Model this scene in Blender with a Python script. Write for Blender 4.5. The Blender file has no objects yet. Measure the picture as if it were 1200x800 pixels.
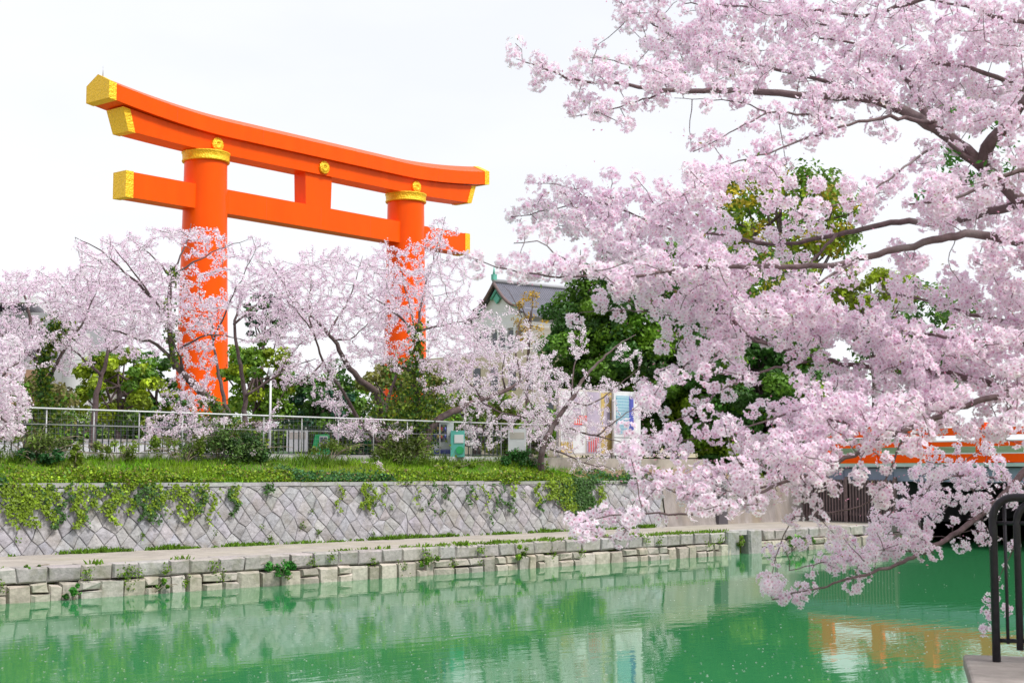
import bpy, math, random
import numpy as np
from mathutils import Vector
R = math.radians
rng = np.random.default_rng(7)
random.seed(7)
S = bpy.context.scene
COL = S.collection

# ------------------------------------------------------------------ camera
H = 2.9                      # eye height above the water
F = 1678.0                   # focal length in pixels of the 1200 px wide photograph
PITCH = 0.0834
PHI = R(48.17)               # heading, measured from the canal direction (+X)
cam = bpy.data.cameras.new('camera')
cam.sensor_width = 36.0
cam.lens = 36.0 * F / 1200.0
cam.clip_start = 0.1
cam.clip_end = 6000
cam.dof.use_dof = True
cam.dof.focus_distance = 42.0
cam.dof.aperture_fstop = 8.0
camo = bpy.data.objects.new('camera', cam)
COL.objects.link(camo)
camo.location = (0, 0, H)
camo.rotation_euler = (math.pi / 2 + PITCH, 0, PHI - math.pi / 2)
S.camera = camo

# ------------------------------------------------------------------ world and sun
SUN_EL, SUN_AZ = R(52), R(-70)          # azimuth counted from +X
w = bpy.data.worlds.new('World')
S.world = w
w.use_nodes = True
nt = w.node_tree
nt.nodes.clear()
out = nt.nodes.new('ShaderNodeOutputWorld')
bg = nt.nodes.new('ShaderNodeBackground')
bg.inputs['Strength'].default_value = 0.1
sky = nt.nodes.new('ShaderNodeTexSky')
sky.sky_type = 'NISHITA'
sky.sun_disc = False
sky.sun_elevation = SUN_EL
sky.sun_rotation = math.pi / 2 - SUN_AZ
sky.dust_density = 3.0
tc = nt.nodes.new('ShaderNodeTexCoord')
mp = nt.nodes.new('ShaderNodeMapping')
mp.inputs['Scale'].default_value = (1, 1, 2.6)
nz = nt.nodes.new('ShaderNodeTexNoise')
nz.inputs['Scale'].default_value = 2.2
nz.inputs['Detail'].default_value = 5
nz.inputs['Roughness'].default_value = 0.55
cr = nt.nodes.new('ShaderNodeValToRGB')
cr.color_ramp.elements[0].position = 0.3
cr.color_ramp.elements[0].color = (4.45, 4.55, 4.85, 1)
cr.color_ramp.elements[1].position = 0.68
cr.color_ramp.elements[1].color = (5.05, 5.07, 5.15, 1)
mx = nt.nodes.new('ShaderNodeMix')
mx.data_type = 'RGBA'
mx.inputs[0].default_value = 0.94
L = nt.links.new
L(tc.outputs['Generated'], mp.inputs['Vector'])
L(mp.outputs['Vector'], nz.inputs['Vector'])
L(nz.outputs['Fac'], cr.inputs['Fac'])
L(sky.outputs['Color'], mx.inputs[6])
L(cr.outputs['Color'], mx.inputs[7])
L(mx.outputs[2], bg.inputs['Color'])
L(bg.outputs[0], out.inputs['Surface'])

sl = bpy.data.lights.new('sun', 'SUN')
sl.energy = 1.7
sl.angle = R(14)
sl.color = (1.0, 0.965, 0.91)
so = bpy.data.objects.new('sun', sl)
COL.objects.link(so)
sd = Vector((math.cos(SUN_EL) * math.cos(SUN_AZ), math.cos(SUN_EL) * math.sin(SUN_AZ), math.sin(SUN_EL)))
so.rotation_euler = sd.to_track_quat('Z', 'Y').to_euler()
so.location = (0, 0, 60)
S.view_settings.view_transform = 'Standard'
S.view_settings.look = 'None'
S.view_settings.exposure = 1.12
S.view_settings.gamma = 1
S.view_settings.use_curve_mapping = False
S.render.engine = 'CYCLES'
S.cycles.max_bounces = 8
S.cycles.diffuse_bounces = 8
S.cycles.glossy_bounces = 3
S.cycles.transmission_bounces = 5
S.cycles.transparent_max_bounces = 4
S.cycles.use_denoising = True

# ------------------------------------------------------------------ measuring helpers
RT = np.array([math.sin(PHI), -math.cos(PHI), 0])
FW = np.array([math.cos(PHI), math.sin(PHI), 0])
UP = np.array([0, 0, 1.0])
def ray(u, v):
    x = (u - 600) / F; y = (400 - v) / F
    f = math.cos(PITCH) - y * math.sin(PITCH); z = math.sin(PITCH) + y * math.cos(PITCH)
    return RT * x + FW * f + UP * z, f
def at(u, v, d):                 # point at forward distance d
    r, f = ray(u, v)
    return np.array([0, 0, H]) + r * (d / f)
def onY(u, v, Y):
    r, f = ray(u, v)
    return np.array([0, 0, H]) + r * (Y / r[1])
def tz(X):                       # the far bank falls very slightly to the right
    return -0.0055 * np.clip(np.asarray(X, float) - 16, -30, 30)

# ------------------------------------------------------------------ mesh builder
class MB:
    def __init__(s):
        s.v = []; s.c = []; s.n = 0; s.f = []; s.m = []; s.sm = []
    def add(s, V, Fc, col=(1, 1, 1), mat=0, smooth=False):
        V = np.asarray(V, float).reshape(-1, 3)
        Fc = np.asarray(Fc, int)
        if Fc.ndim == 1: Fc = Fc[None]
        c = np.asarray(col, float)
        if c.ndim == 1: c = np.tile(c[:3], (len(V), 1))
        s.v.append(V); s.c.append(c[:, :3]); s.f.append(Fc + s.n); s.m.append(mat); s.sm.append(smooth)
        s.n += len(V)
        return s
    def box(s, x0, x1, y0, y1, z0, z1, col=(1, 1, 1), mat=0):
        V = [(x, y, z) for z in (z0, z1) for y in (y0, y1) for x in (x0, x1)]
        s.add(V, [(0, 2, 3, 1), (4, 5, 7, 6), (0, 1, 5, 4), (2, 6, 7, 3), (0, 4, 6, 2), (1, 3, 7, 5)], col, mat)
        return s
    def prism(s, poly, y0, y1, col=(1, 1, 1), mat=0):       # poly in xz, extruded along y
        n = len(poly)
        V = [(p[0], y0, p[1]) for p in poly] + [(p[0], y1, p[1]) for p in poly]
        s.add(V, [tuple(range(n))], col, mat)
        s.f.append(np.array([list(range(2 * n - 1, n - 1, -1))]) + s.n - 2 * n); s.m.append(mat); s.sm.append(False)
        s.f.append(np.array([(i, i + n, (i + 1) % n + n, (i + 1) % n) for i in range(n)]) + s.n - 2 * n); s.m.append(mat); s.sm.append(False)
        return s
    def tube(s, P, r, k=6, col=(1, 1, 1), mat=0, cap=True):
        P = np.asarray(P, float); n = len(P)
        r = np.broadcast_to(np.asarray(r, float), (n,))
        T = np.gradient(P, axis=0)
        T /= np.linalg.norm(T, axis=1)[:, None] + 1e-12
        ref = np.array([0, 0, 1.0]) if abs(T[0][2]) < 0.9 else np.array([1.0, 0, 0])
        A = np.zeros((n, 3)); a = np.cross(T[0], ref); a /= np.linalg.norm(a)
        for i in range(n):
            a = a - T[i] * a.dot(T[i]); a /= np.linalg.norm(a) + 1e-12; A[i] = a
        B = np.cross(T, A)
        an = np.arange(k) * 2 * math.pi / k
        V = P[:, None] + (A[:, None] * np.cos(an)[None, :, None] + B[:, None] * np.sin(an)[None, :, None]) * r[:, None, None]
        i = np.arange(n - 1)[:, None] * k; j = np.arange(k)[None]; j2 = (j + 1) % k
        Fq = np.stack([i + j, i + j2, i + k + j2, i + k + j], -1).reshape(-1, 4)
        s.add(V.reshape(-1, 3), Fq, col, mat, True)
        if cap:
            s.f.append(np.array([list(range(k))[::-1]]) + s.n - n * k); s.m.append(mat); s.sm.append(False)
            s.f.append(np.array([list(range((n - 1) * k, n * k))]) + s.n - n * k); s.m.append(mat); s.sm.append(False)
        return s
    def lathe(s, prof, k=32, cx=0, cy=0, col=(1, 1, 1), mat=0):   # prof: (r, z)
        prof = np.asarray(prof, float); n = len(prof)
        an = np.arange(k) * 2 * math.pi / k
        V = np.zeros((n, k, 3)); V[..., 0] = cx + prof[:, 0:1] * np.cos(an); V[..., 1] = cy + prof[:, 0:1] * np.sin(an); V[..., 2] = prof[:, 1:2]
        i = np.arange(n - 1)[:, None] * k; j = np.arange(k)[None]; j2 = (j + 1) % k
        s.add(V.reshape(-1, 3), np.stack([i + j, i + j2, i + k + j2, i + k + j], -1).reshape(-1, 4), col, mat, True)
        s.f.append(np.array([list(range(k))[::-1]]) + s.n - n * k); s.m.append(mat); s.sm.append(False)
        s.f.append(np.array([list(range((n - 1) * k, n * k))]) + s.n - n * k); s.m.append(mat); s.sm.append(False)
        return s
    def build(s, name, mats, parent=None):
        me = bpy.data.meshes.new(name)
        V = np.concatenate(s.v); C = np.concatenate(s.c)
        me.vertices.add(len(V)); me.vertices.foreach_set('co', V.astype(np.float32).ravel())
        tot = sum(f.size for f in s.f); nf = sum(len(f) for f in s.f)
        me.loops.add(tot); me.polygons.add(nf)
        me.loops.foreach_set('vertex_index', np.concatenate([f.ravel() for f in s.f]).astype(np.int32))
        sizes = np.concatenate([np.full(len(f), f.shape[1]) for f in s.f])
        me.polygons.foreach_set('loop_start', (np.cumsum(sizes) - sizes).astype(np.int32))
        me.polygons.foreach_set('material_index', np.concatenate([np.full(len(f), m) for f, m in zip(s.f, s.m)]).astype(np.int32))
        me.polygons.foreach_set('use_smooth', np.concatenate([np.full(len(f), q) for f, q in zip(s.f, s.sm)]))
        me.update(calc_edges=True)
        ca = me.color_attributes.new('Col', 'FLOAT_COLOR', 'POINT')
        ca.data.foreach_set('color', np.concatenate([C, np.ones((len(C), 1))], 1).astype(np.float32).ravel())
        if not isinstance(mats, (list, tuple)): mats = [mats]
        for m in mats: me.materials.append(m)
        me.validate()
        o = bpy.data.objects.new(name, me)
        COL.objects.link(o)
        if parent is not None: o.parent = parent
        return o

def tag(o, label=None, cat=None, group=None, kind=None):
    if label: o['label'] = label
    if cat: o['category'] = cat
    if group: o['group'] = group
    if kind: o['kind'] = kind
    return o
def empty(name, loc=(0, 0, 0), rz=0):
    o = bpy.data.objects.new(name, None); COL.objects.link(o)
    o.location = tuple(float(q) for q in loc); o.rotation_euler = (0, 0, rz); o.empty_display_size = 0.3
    return o
def copy_tree(o, parent=None):
    c = o.copy(); COL.objects.link(c); c.parent = parent
    for ch in list(o.children): copy_tree(ch, c)
    return c

# ------------------------------------------------------------------ materials
def mat(name, base=(0.5, 0.5, 0.5), rough=0.6, spec=0.5, metal=0.0, var=0.0, vscale=3.0, bump=0.0, bscale=20.0,
        attr=False, trans=0.0, coat=0.0, var2=None, stretch=(1, 1, 1)):
    m = bpy.data.materials.new(name); m.use_nodes = True
    t = m.node_tree; p = t.nodes['Principled BSDF']
    p.inputs['Roughness'].default_value = rough
    p.inputs['Specular IOR Level'].default_value = spec
    p.inputs['Metallic'].default_value = metal
    p.inputs['Coat Weight'].default_value = coat
    p.inputs['Coat Roughness'].default_value = 0.12
    co = t.nodes.new('ShaderNodeTexCoord'); mpn = t.nodes.new('ShaderNodeMapping')
    mpn.inputs['Scale'].default_value = stretch
    t.links.new(co.outputs['Object'], mpn.inputs['Vector'])
    if attr:
        a = t.nodes.new('ShaderNodeAttribute'); a.attribute_name = 'Col'; src = a.outputs['Color']
    else:
        rgb = t.nodes.new('ShaderNodeRGB'); rgb.outputs[0].default_value = (*base, 1); src = rgb.outputs[0]
    if var > 0:
        n1 = t.nodes.new('ShaderNodeTexNoise'); n1.inputs['Scale'].default_value = vscale; n1.inputs['Detail'].default_value = 8
        n1.inputs['Roughness'].default_value = 0.65
        t.links.new(mpn.outputs[0], n1.inputs['Vector'])
        mr = t.nodes.new('ShaderNodeMapRange')
        mr.inputs[1].default_value = 0.3; mr.inputs[2].default_value = 0.7
        mr.inputs[3].default_value = 1 - var; mr.inputs[4].default_value = 1 + var
        t.links.new(n1.outputs['Fac'], mr.inputs[0])
        vm = t.nodes.new('ShaderNodeVectorMath'); vm.operation = 'SCALE'
        t.links.new(src, vm.inputs[0]); t.links.new(mr.outputs[0], vm.inputs['Scale'])
        src = vm.outputs[0]
        if var2:                                     # patches of a second colour (moss, stains)
            n2 = t.nodes.new('ShaderNodeTexNoise'); n2.inputs['Scale'].default_value = vscale * 0.35; n2.inputs['Detail'].default_value = 6
            t.links.new(mpn.outputs[0], n2.inputs['Vector'])
            r2 = t.nodes.new('ShaderNodeMapRange'); r2.inputs[1].default_value = 0.5; r2.inputs[2].default_value = 0.72
            r2.inputs[4].default_value = var2[3]
            t.links.new(n2.outputs['Fac'], r2.inputs[0])
            mm = t.nodes.new('ShaderNodeMix'); mm.data_type = 'RGBA'
            t.links.new(r2.outputs[0], mm.inputs[0]); t.links.new(src, mm.inputs[6]); mm.inputs[7].default_value = (*var2[:3], 1)
            src = mm.outputs[2]
    t.links.new(src, p.inputs['Base Color'])
    if bump > 0:
        n3 = t.nodes.new('ShaderNodeTexNoise'); n3.inputs['Scale'].default_value = bscale; n3.inputs['Detail'].default_value = 6
        t.links.new(mpn.outputs[0], n3.inputs['Vector'])
        b = t.nodes.new('ShaderNodeBump'); b.inputs['Strength'].default_value = 1; b.inputs['Distance'].default_value = bump
        t.links.new(n3.outputs['Fac'], b.inputs['Height']); t.links.new(b.outputs[0], p.inputs['Normal'])
    if trans > 0:
        tr = t.nodes.new('ShaderNodeBsdfTranslucent'); ms = t.nodes.new('ShaderNodeMixShader')
        ms.inputs[0].default_value = trans
        t.links.new(src, tr.inputs['Color'])
        t.links.new(p.outputs[0], ms.inputs[1]); t.links.new(tr.outputs[0], ms.inputs[2])
        t.links.new(ms.outputs[0], t.nodes['Material Output'].inputs['Surface'])
    return m

M = {}
M['vermilion'] = mat('vermilion_lacquer', (0.90, 0.090, 0.0), 0.35, 0.12, var=0.09, vscale=0.9, coat=0.03, stretch=(1, 1, .25))
M['gold'] = mat('embossed_gilding', (0.95, 0.56, 0.015), 0.4, 0.5, metal=0.3, var=0.14, vscale=8, bump=0.09, bscale=9)
M['bark'] = mat('cherry_bark', (0.11, 0.075, 0.075), 0.85, 0.3, var=0.35, vscale=9, bump=0.01, bscale=40, var2=(0.20, 0.17, 0.17, 0.6))
M['bark_near'] = mat('near_cherry_bark', (0.15, 0.10, 0.105), 0.8, 0.35, var=0.35, vscale=12, bump=0.006, bscale=60, var2=(0.26, 0.22, 0.22, 0.7))
M['petal'] = mat('cherry_petals', rough=0.6, spec=0.25, attr=True, trans=0.5)
M['leaf'] = mat('leaves', rough=0.5, spec=0.35, attr=True, trans=0.3)
M['grass'] = mat('grass_blades', rough=0.6, spec=0.25, attr=True, trans=0.3)
M['stone'] = mat('wall_stone', rough=0.85, spec=0.3, attr=True, var=0.28, vscale=7, bump=0.03, bscale=12, var2=(0.23, 0.20, 0.16, 0.6))
M['block'] = mat('kerb_stone', rough=0.85, spec=0.3, attr=True, var=0.22, vscale=9, bump=0.02, bscale=12, var2=(0.16, 0.16, 0.09, 0.5))
M['concrete'] = mat('old_concrete', (0.42, 0.40, 0.40), 0.85, 0.3, var=0.2, vscale=2.5, bump=0.006, bscale=25, var2=(0.30, 0.26, 0.21, 0.7), stretch=(1, 1, 0.35))
M['concrete_b'] = mat('stained_concrete', (0.27, 0.24, 0.23), 0.85, 0.3, var=0.3, vscale=3, bump=0.01, bscale=20, var2=(0.26, 0.21, 0.15, 0.8), stretch=(1, 1, 0.3))
M['path'] = mat('worn_path', (0.37, 0.335, 0.30), 0.9, 0.2, var=0.2, vscale=2, bump=0.005, bscale=40, var2=(0.33, 0.31, 0.2, 0.5))
M['soil'] = mat('soil', (0.12, 0.15, 0.04), 0.95, 0.1, var=0.3, vscale=1.2, var2=(0.2, 0.15, 0.1, 0.6))
M['asphalt'] = mat('pavement', (0.28, 0.27, 0.27), 0.9, 0.2, var=0.1, vscale=0.6)
M['metal'] = mat('galvanised_steel', (0.36, 0.36, 0.37), 0.4, 0.5, metal=0.3, var=0.1, vscale=8)
M['darkfence'] = mat('dark_green_steel', (0.03, 0.045, 0.04), 0.5, 0.5)
M['rail'] = mat('blackened_steel', (0.035, 0.033, 0.042), 0.45, 0.5, metal=0.3, var=0.3, vscale=14, bump=0.001, bscale=90)
M['white'] = mat('white_paint', (0.66, 0.67, 0.69), 0.5, 0.4, var=0.05, vscale=3)
M['cream'] = mat('cream_tile', (0.56, 0.49, 0.38), 0.8, 0.3, var=0.12, vscale=0.6)
M['greywall'] = mat('grey_cladding', (0.36, 0.36, 0.39), 0.7, 0.4, var=0.12, vscale=0.4)
M['brown'] = mat('brown_brick', (0.36, 0.22, 0.15), 0.8, 0.3, var=0.2, vscale=2)
M['glass'] = mat('window_glass', (0.05, 0.06, 0.08), 0.08, 0.6)
M['copper'] = mat('verdigris', (0.12, 0.42, 0.34), 0.6, 0.4, var=0.2, vscale=1.5)
M['girder'] = mat('bridge_girder_paint', (0.22, 0.26, 0.36), 0.5, 0.4, var=0.14, vscale=1.2)
M['girder_top'] = mat('pale_green_grey_paint', (0.40, 0.50, 0.48), 0.6, 0.4, var=0.12, vscale=1.5)
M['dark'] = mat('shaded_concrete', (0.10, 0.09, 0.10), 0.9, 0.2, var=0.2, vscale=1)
M['slat'] = mat('weathered_slats', (0.17, 0.12, 0.12), 0.8, 0.3, var=0.3, vscale=6)
M['tyre'] = mat('tyre_rubber', (0.02, 0.02, 0.02), 0.8, 0.3)
M['green'] = mat('green_plastic', (0.02, 0.36, 0.12), 0.45, 0.5, var=0.06, vscale=3)
M['teal'] = mat('teal_paint', (0.10, 0.42, 0.36), 0.45, 0.5, var=0.08, vscale=3)
M['blue'] = mat('blue_paint', (0.08, 0.10, 0.42), 0.45, 0.5)
M['red'] = mat('red_print', (0.72, 0.13, 0.12), 0.6, 0.3, var=0.08, vscale=4)
M['yellow'] = mat('yellow_print', (0.55, 0.40, 0.14), 0.6, 0.3, var=0.3, vscale=4)
M['lilac'] = mat('lilac_print', (0.42, 0.36, 0.46), 0.6, 0.3, var=0.2, vscale=5)
M['paper'] = mat('poster_paper', (0.50, 0.46, 0.42), 0.6, 0.3, var=0.08, vscale=3)

M['tower'] = mat('white_panels', (.55, .55, .57), .6, .4, var=.06, vscale=1)
M['plinth'] = mat('plinth_stone', (.30, .27, .25), .85, .3, var=.25, vscale=6, bump=.006, bscale=30, var2=(.16, .15, .13, .6))
M['twig'] = mat('dry_stems', (.26, .21, .16), .85, .2, var=.2, vscale=8)
M['joint'] = mat('faded_vermilion_joint', (.62, .09, .01), .5, .2)
# roof tiles
m = mat('roof_tiles', (0.15, 0.15, 0.19), 0.6, 0.4, var=0.15, vscale=1.0)
t = m.node_tree; wv = t.nodes.new('ShaderNodeTexWave'); wv.inputs['Scale'].default_value = 1.1; wv.bands_direction = 'X'
tcn = t.nodes.new('ShaderNodeTexCoord'); t.links.new(tcn.outputs['Object'], wv.inputs['Vector'])
bn = t.nodes.new('ShaderNodeBump'); bn.inputs['Distance'].default_value = 0.12; t.links.new(wv.outputs['Fac'], bn.inputs['Height'])
t.links.new(bn.outputs[0], t.nodes['Principled BSDF'].inputs['Normal'])
M['tiles'] = m
# blue poster with thin pale columns of marks
m = mat('blue_poster_print', (0.05, 0.20, 0.42), 0.5, 0.4)
t = m.node_tree; p = t.nodes['Principled BSDF']
tcn = t.nodes.new('ShaderNodeTexCoord')
bk = t.nodes.new('ShaderNodeTexBrick'); bk.inputs['Scale'].default_value = 1
bk.inputs['Color1'].default_value = (0.05, 0.2, 0.42, 1); bk.inputs['Color2'].default_value = (0.06, 0.30, 0.42, 1)
bk.inputs['Mortar'].default_value = (0.45, 0.62, 0.66, 1); bk.inputs['Brick Width'].default_value = 0.05; bk.inputs['Row Height'].default_value = 0.11
bk.inputs['Mortar Size'].default_value = 0.012; bk.offset = 0.37
sx = t.nodes.new('ShaderNodeMapping'); sx.inputs['Rotation'].default_value = (math.pi / 2, 0, 0)
t.links.new(tcn.outputs['Object'], sx.inputs[0]); t.links.new(sx.outputs[0], bk.inputs['Vector'])
t.links.new(bk.outputs['Color'], p.inputs['Base Color'])
M['blueposter'] = m
m2 = M['blueposter'].copy(); m2.name = 'printed_marks'; b2 = [n_ for n_ in m2.node_tree.nodes if n_.type == 'TEX_BRICK'][0]
b2.inputs['Color1'].default_value = (.30, .27, .36, 1); b2.inputs['Color2'].default_value = (.5, .48, .52, 1); b2.inputs['Mortar'].default_value = (.62, .6, .6, 1)
M['marks'] = m2
# water
m = bpy.data.materials.new('green_canal_water'); m.use_nodes = True
t = m.node_tree; p = t.nodes['Principled BSDF']
p.inputs['Base Color'].default_value = (0.03, 0.20, 0.06, 1)
p.inputs['Roughness'].default_value = 0.03
p.inputs['IOR'].default_value = 1.33
p.inputs['Specular Tint'].default_value = (0.80, 1.0, 0.90, 1)
tcn = t.nodes.new('ShaderNodeTexCoord')
mpn = t.nodes.new('ShaderNodeMapping'); mpn.inputs['Rotation'].default_value = (0, 0, -PHI + math.pi / 2); mpn.inputs['Scale'].default_value = (0.55, 1.5, 1)
n1 = t.nodes.new('ShaderNodeTexNoise'); n1.inputs['Scale'].default_value = 2.6; n1.inputs['Detail'].default_value = 3
n2 = t.nodes.new('ShaderNodeTexNoise'); n2.inputs['Scale'].default_value = 0.35; n2.inputs['Detail'].default_value = 2
ml = t.nodes.new('ShaderNodeMath'); ml.operation = 'MULTIPLY'
mr = t.nodes.new('ShaderNodeMapRange'); mr.inputs[1].default_value = 0.35; mr.inputs[2].default_value = 0.7; mr.inputs[3].default_value = 0.25; mr.inputs[4].default_value = 1.0
bn = t.nodes.new('ShaderNodeBump'); bn.inputs['Distance'].default_value = 0.0042; bn.inputs['Strength'].default_value = 1
t.links.new(tcn.outputs['Object'], mpn.inputs[0]); t.links.new(mpn.outputs[0], n1.inputs[0]); t.links.new(tcn.outputs['Object'], n2.inputs[0])
t.links.new(n2.outputs['Fac'], mr.inputs[0]); t.links.new(n1.outputs['Fac'], ml.inputs[0]); t.links.new(mr.outputs[0], ml.inputs[1])
t.links.new(ml.outputs[0], bn.inputs['Height']); t.links.new(bn.outputs[0], p.inputs['Normal'])
M['water'] = m; p.inputs['Base Color'].default_value = (0.034, 0.205, 0.075, 1)

# ------------------------------------------------------------------ levels
YN, YE, YW, YF = 5.0, 29.0, 33.2, 36.0     # near bank edge, embankment face, wall face, fence line
ZP, ZC, ZG = 0.69, 2.36, 2.98              # promenade, top of capstones, street level
XB = 44.5                                  # near face of the bridge

# ground: one profile carried along the canal
xs = np.array([-600, -60, -14, -5, 4, 13, 22, 31, 40, 46, 60, 120, 900.0])
prof = [(-900, 1.3), (YN - .25, 1.3), (YN - .25, -1.2), (YE + .3, -1.2), (YE + .3, ZP - .03), (YW + .25, ZP - .03), (YW + .25, ZC - .12), (YW + .6, ZC + .02), (YF - .2, ZG - .02), (YF + .3, ZG), (60, ZG + .05), (2500, ZG + .05)]
g = MB(); V = []
for i, (y, z) in enumerate(prof):
    for x in xs: V.append((x, y, z + (float(tz(x)) if 6 <= i <= 9 else 0)))
nx = len(xs)
g.add(V, [(j * nx + i, j * nx + i + 1, (j + 1) * nx + i + 1, (j + 1) * nx + i) for j in range(len(prof) - 1) for i in range(nx - 1)])
tag(g.build('ground', M['soil']), kind='structure')
g = MB().add([(-600, YN - .2, 0), (900, YN - .2, 0), (900, YE + .28, 0), (-600, YE + .28, 0)], [(0, 1, 2, 3)])
tag(g.build('water', M['water']), kind='structure')
g = MB().add([(-60, YE + .25, ZP), (XB + 20, YE + .25, ZP), (XB + 20, YW + .2, ZP), (-60, YW + .2, ZP)], [(0, 1, 2, 3)])
tag(g.build('promenade', M['path']), kind='structure')
g = MB().add([(-200, 37, ZG + .06), (300, 37, ZG + .06), (300, 59, ZG + .06), (-200, 59, ZG + .06)], [(0, 1, 2, 3)])
tag(g.build('pavement', M['asphalt']), kind='structure')

# ------------------------------------------------------------------ embankment wall (two courses)
def block(mb, x0, x1, z0, z1, yf, col, bulge=0.05, depth=.5, jit=.012):
    e = 0.007
    x0 += e; x1 -= e; z0 += e; z1 -= e
    b = 0.035
    o = [(x0, yf + .03, z0), (x1, yf + .03, z0), (x1, yf + .03, z1), (x0, yf + .03, z1)]
    i = [(x0 + b, yf - bulge, z0 + b), (x1 - b, yf - bulge, z0 + b), (x1 - b, yf - bulge, z1 - b), (x0 + b, yf - bulge, z1 - b)]
    k = [(a, yf + depth, c) for a, _, c in o]
    V = np.array(o + i + k) + rng.normal(0, jit, (12, 3)) * np.array([1, 1, .6])
    mb.add(V, [(4, 5, 6, 7), (0, 1, 5, 4), (1, 2, 6, 5), (2, 3, 7, 6), (3, 0, 4, 7), (3, 2, 10, 11), (0, 3, 11, 8), (2, 1, 9, 10)], col)
def scol(a, b=.06):
    v = a * (1 + rng.normal(0, b)); return (v * (1 + rng.normal(0, .02)), v * (.97 + rng.normal(0, .015)), v * (.98 + rng.normal(0, .03)))
mb = MB()
x = -30.0
notch = (35.2, 36.3)
while x < XB + 1:
    L1 = rng.uniform(.5, .78)
    if not (notch[0] - .3 < x + L1 / 2 < notch[1] + .3) :
        c = scol(.35, .09); block(mb, x, x + L1, .37, ZP + .02, YE + .04, (c[0] * 1.04, c[1] * .98, c[2] * .94), .02)
    x += L1
x = -30.0
while x < XB + 1:
    L1 = rng.uniform(.26, .62)
    c = scol(.37, .1); c = (c[0] * 1.08, c[1], c[2] * .86)
    if not (notch[0] - .3 < x + L1 / 2 < notch[1] + .3):
        if rng.random() < (.25 if x < 20 else .6):
            block(mb, x, x + L1, .16, .37, YE, c, .05, jit=.018); block(mb, x, x + L1, -.4, .16, YE - .05, c, .05, jit=.02)
        else:
            block(mb, x, x + L1, -.4, .37 + rng.uniform(-.05, .0), YE, c, .06, jit=.02)
    x += L1
for nxp in notch:
    block(mb, nxp - .32, nxp + .32, -.4, ZP + .05, YE - .02, scol(.33), .04)
mb.box(notch[0], notch[1], YE + .05, YE + .4, ZP - .1, ZP + .05, (.42, .4, .4))
mb.box(-30, XB + 1, YE + .42, YE + .5, -.5, ZP - .02, (.10, .10, .07))
tag(mb.build('embankment_wall', M['block']), 'low embankment wall of two courses of pinkish stone blocks at the waterline', 'wall')

# ------------------------------------------------------------------ diamond stone retaining wall
def lean(z): return YW + (z - ZP) * .16 - .2
XS = 36.6
mb = MB()
wv_, hv = .42, .50
i0, i1 = int(-16 / (wv_ / 2)), int(XS / (wv_ / 2))
P = {}
def corner(i, j):
    if (i, j) not in P:
        P[(i, j)] = (i * wv_ / 2 + rng.normal(0, .04), ZP - .1 + j * hv / 2 + rng.normal(0, .045))
    return P[(i, j)]
nj = int((ZC - ZP) / (hv / 2)) + 1
for i in range(i0, i1):
    for j in range(-1, nj + 1):
        if (i + j) % 2 == 0: continue
        cs = [corner(i - 1, j), corner(i, j - 1), corner(i + 1, j), corner(i, j + 1)]
        zt = ZC - .10 + float(tz(i * wv_ / 2)); zb = ZP - .1
        cs = [(x, min(max(z, zb), zt)) for x, z in cs]
        cx = sum(c[0] for c in cs) / 4; cz = sum(c[1] for c in cs) / 4
        if max(c[1] for c in cs) - min(c[1] for c in cs) < .05: continue
        bul = rng.uniform(.005, .045)
        ring = []
        for q, sc_, d in ((0, .985, .01), (1, .88, -bul * .6)):
            for x, z in cs: 
                zz = cz + (z - cz) * sc_; ring.append((cx + (x - cx) * sc_, lean(zz) + d + rng.normal(0, .006), zz))
        ring.append((cx + rng.normal(0, .03), lean(cz) - bul - .01, cz))
        col = scol(.335, .09); col = (col[0], col[1], col[2] * 1.04)
        mb.add(ring, [(0, 1, 5, 4), (1, 2, 6, 5), (2, 3, 7, 6), (3, 0, 4, 7)], col)
        mb.f.append(np.array([(4, 5, 8), (5, 6, 8), (6, 7, 8), (7, 4, 8)]) + mb.n - 9); mb.m.append(0); mb.sm.append(False)
xx = np.linspace(-16, XS, 30)
Vb = []
for x in xx: Vb += [(x, lean(ZP - .1) + .035, ZP - .1), (x, lean(ZC) + .035, ZC - .08 + float(tz(x)))]
mb.add(Vb, [(2 * i, 2 * i + 2, 2 * i + 3, 2 * i + 1) for i in range(29)], (.27, .26, .235))
rw = empty('retaining_wall', (10, YW, ZP)); rw_off = np.array([10, YW, ZP])
tag(rw, 'retaining wall of diamond set grey stones along the promenade under the grass', 'wall')
def reloc(mb, off):
    mb.v = [v - off for v in mb.v]; return mb
reloc(mb, rw_off).build('stone_face', M['stone'], rw)
cp = MB(); x = -16.0
while x < XS:
    L1 = min(rng.uniform(1.4, 1.9), XS - x + .01)
    z = ZC + float(tz(x))
    cp.box(x + .006, x + L1 - .006, lean(ZC) - .06, YW + .35, z - .1, z + rng.normal(0, .004), scol(.38, .06))
    x += L1
reloc(cp, rw_off).build('coping', M['block'], rw)
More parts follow.
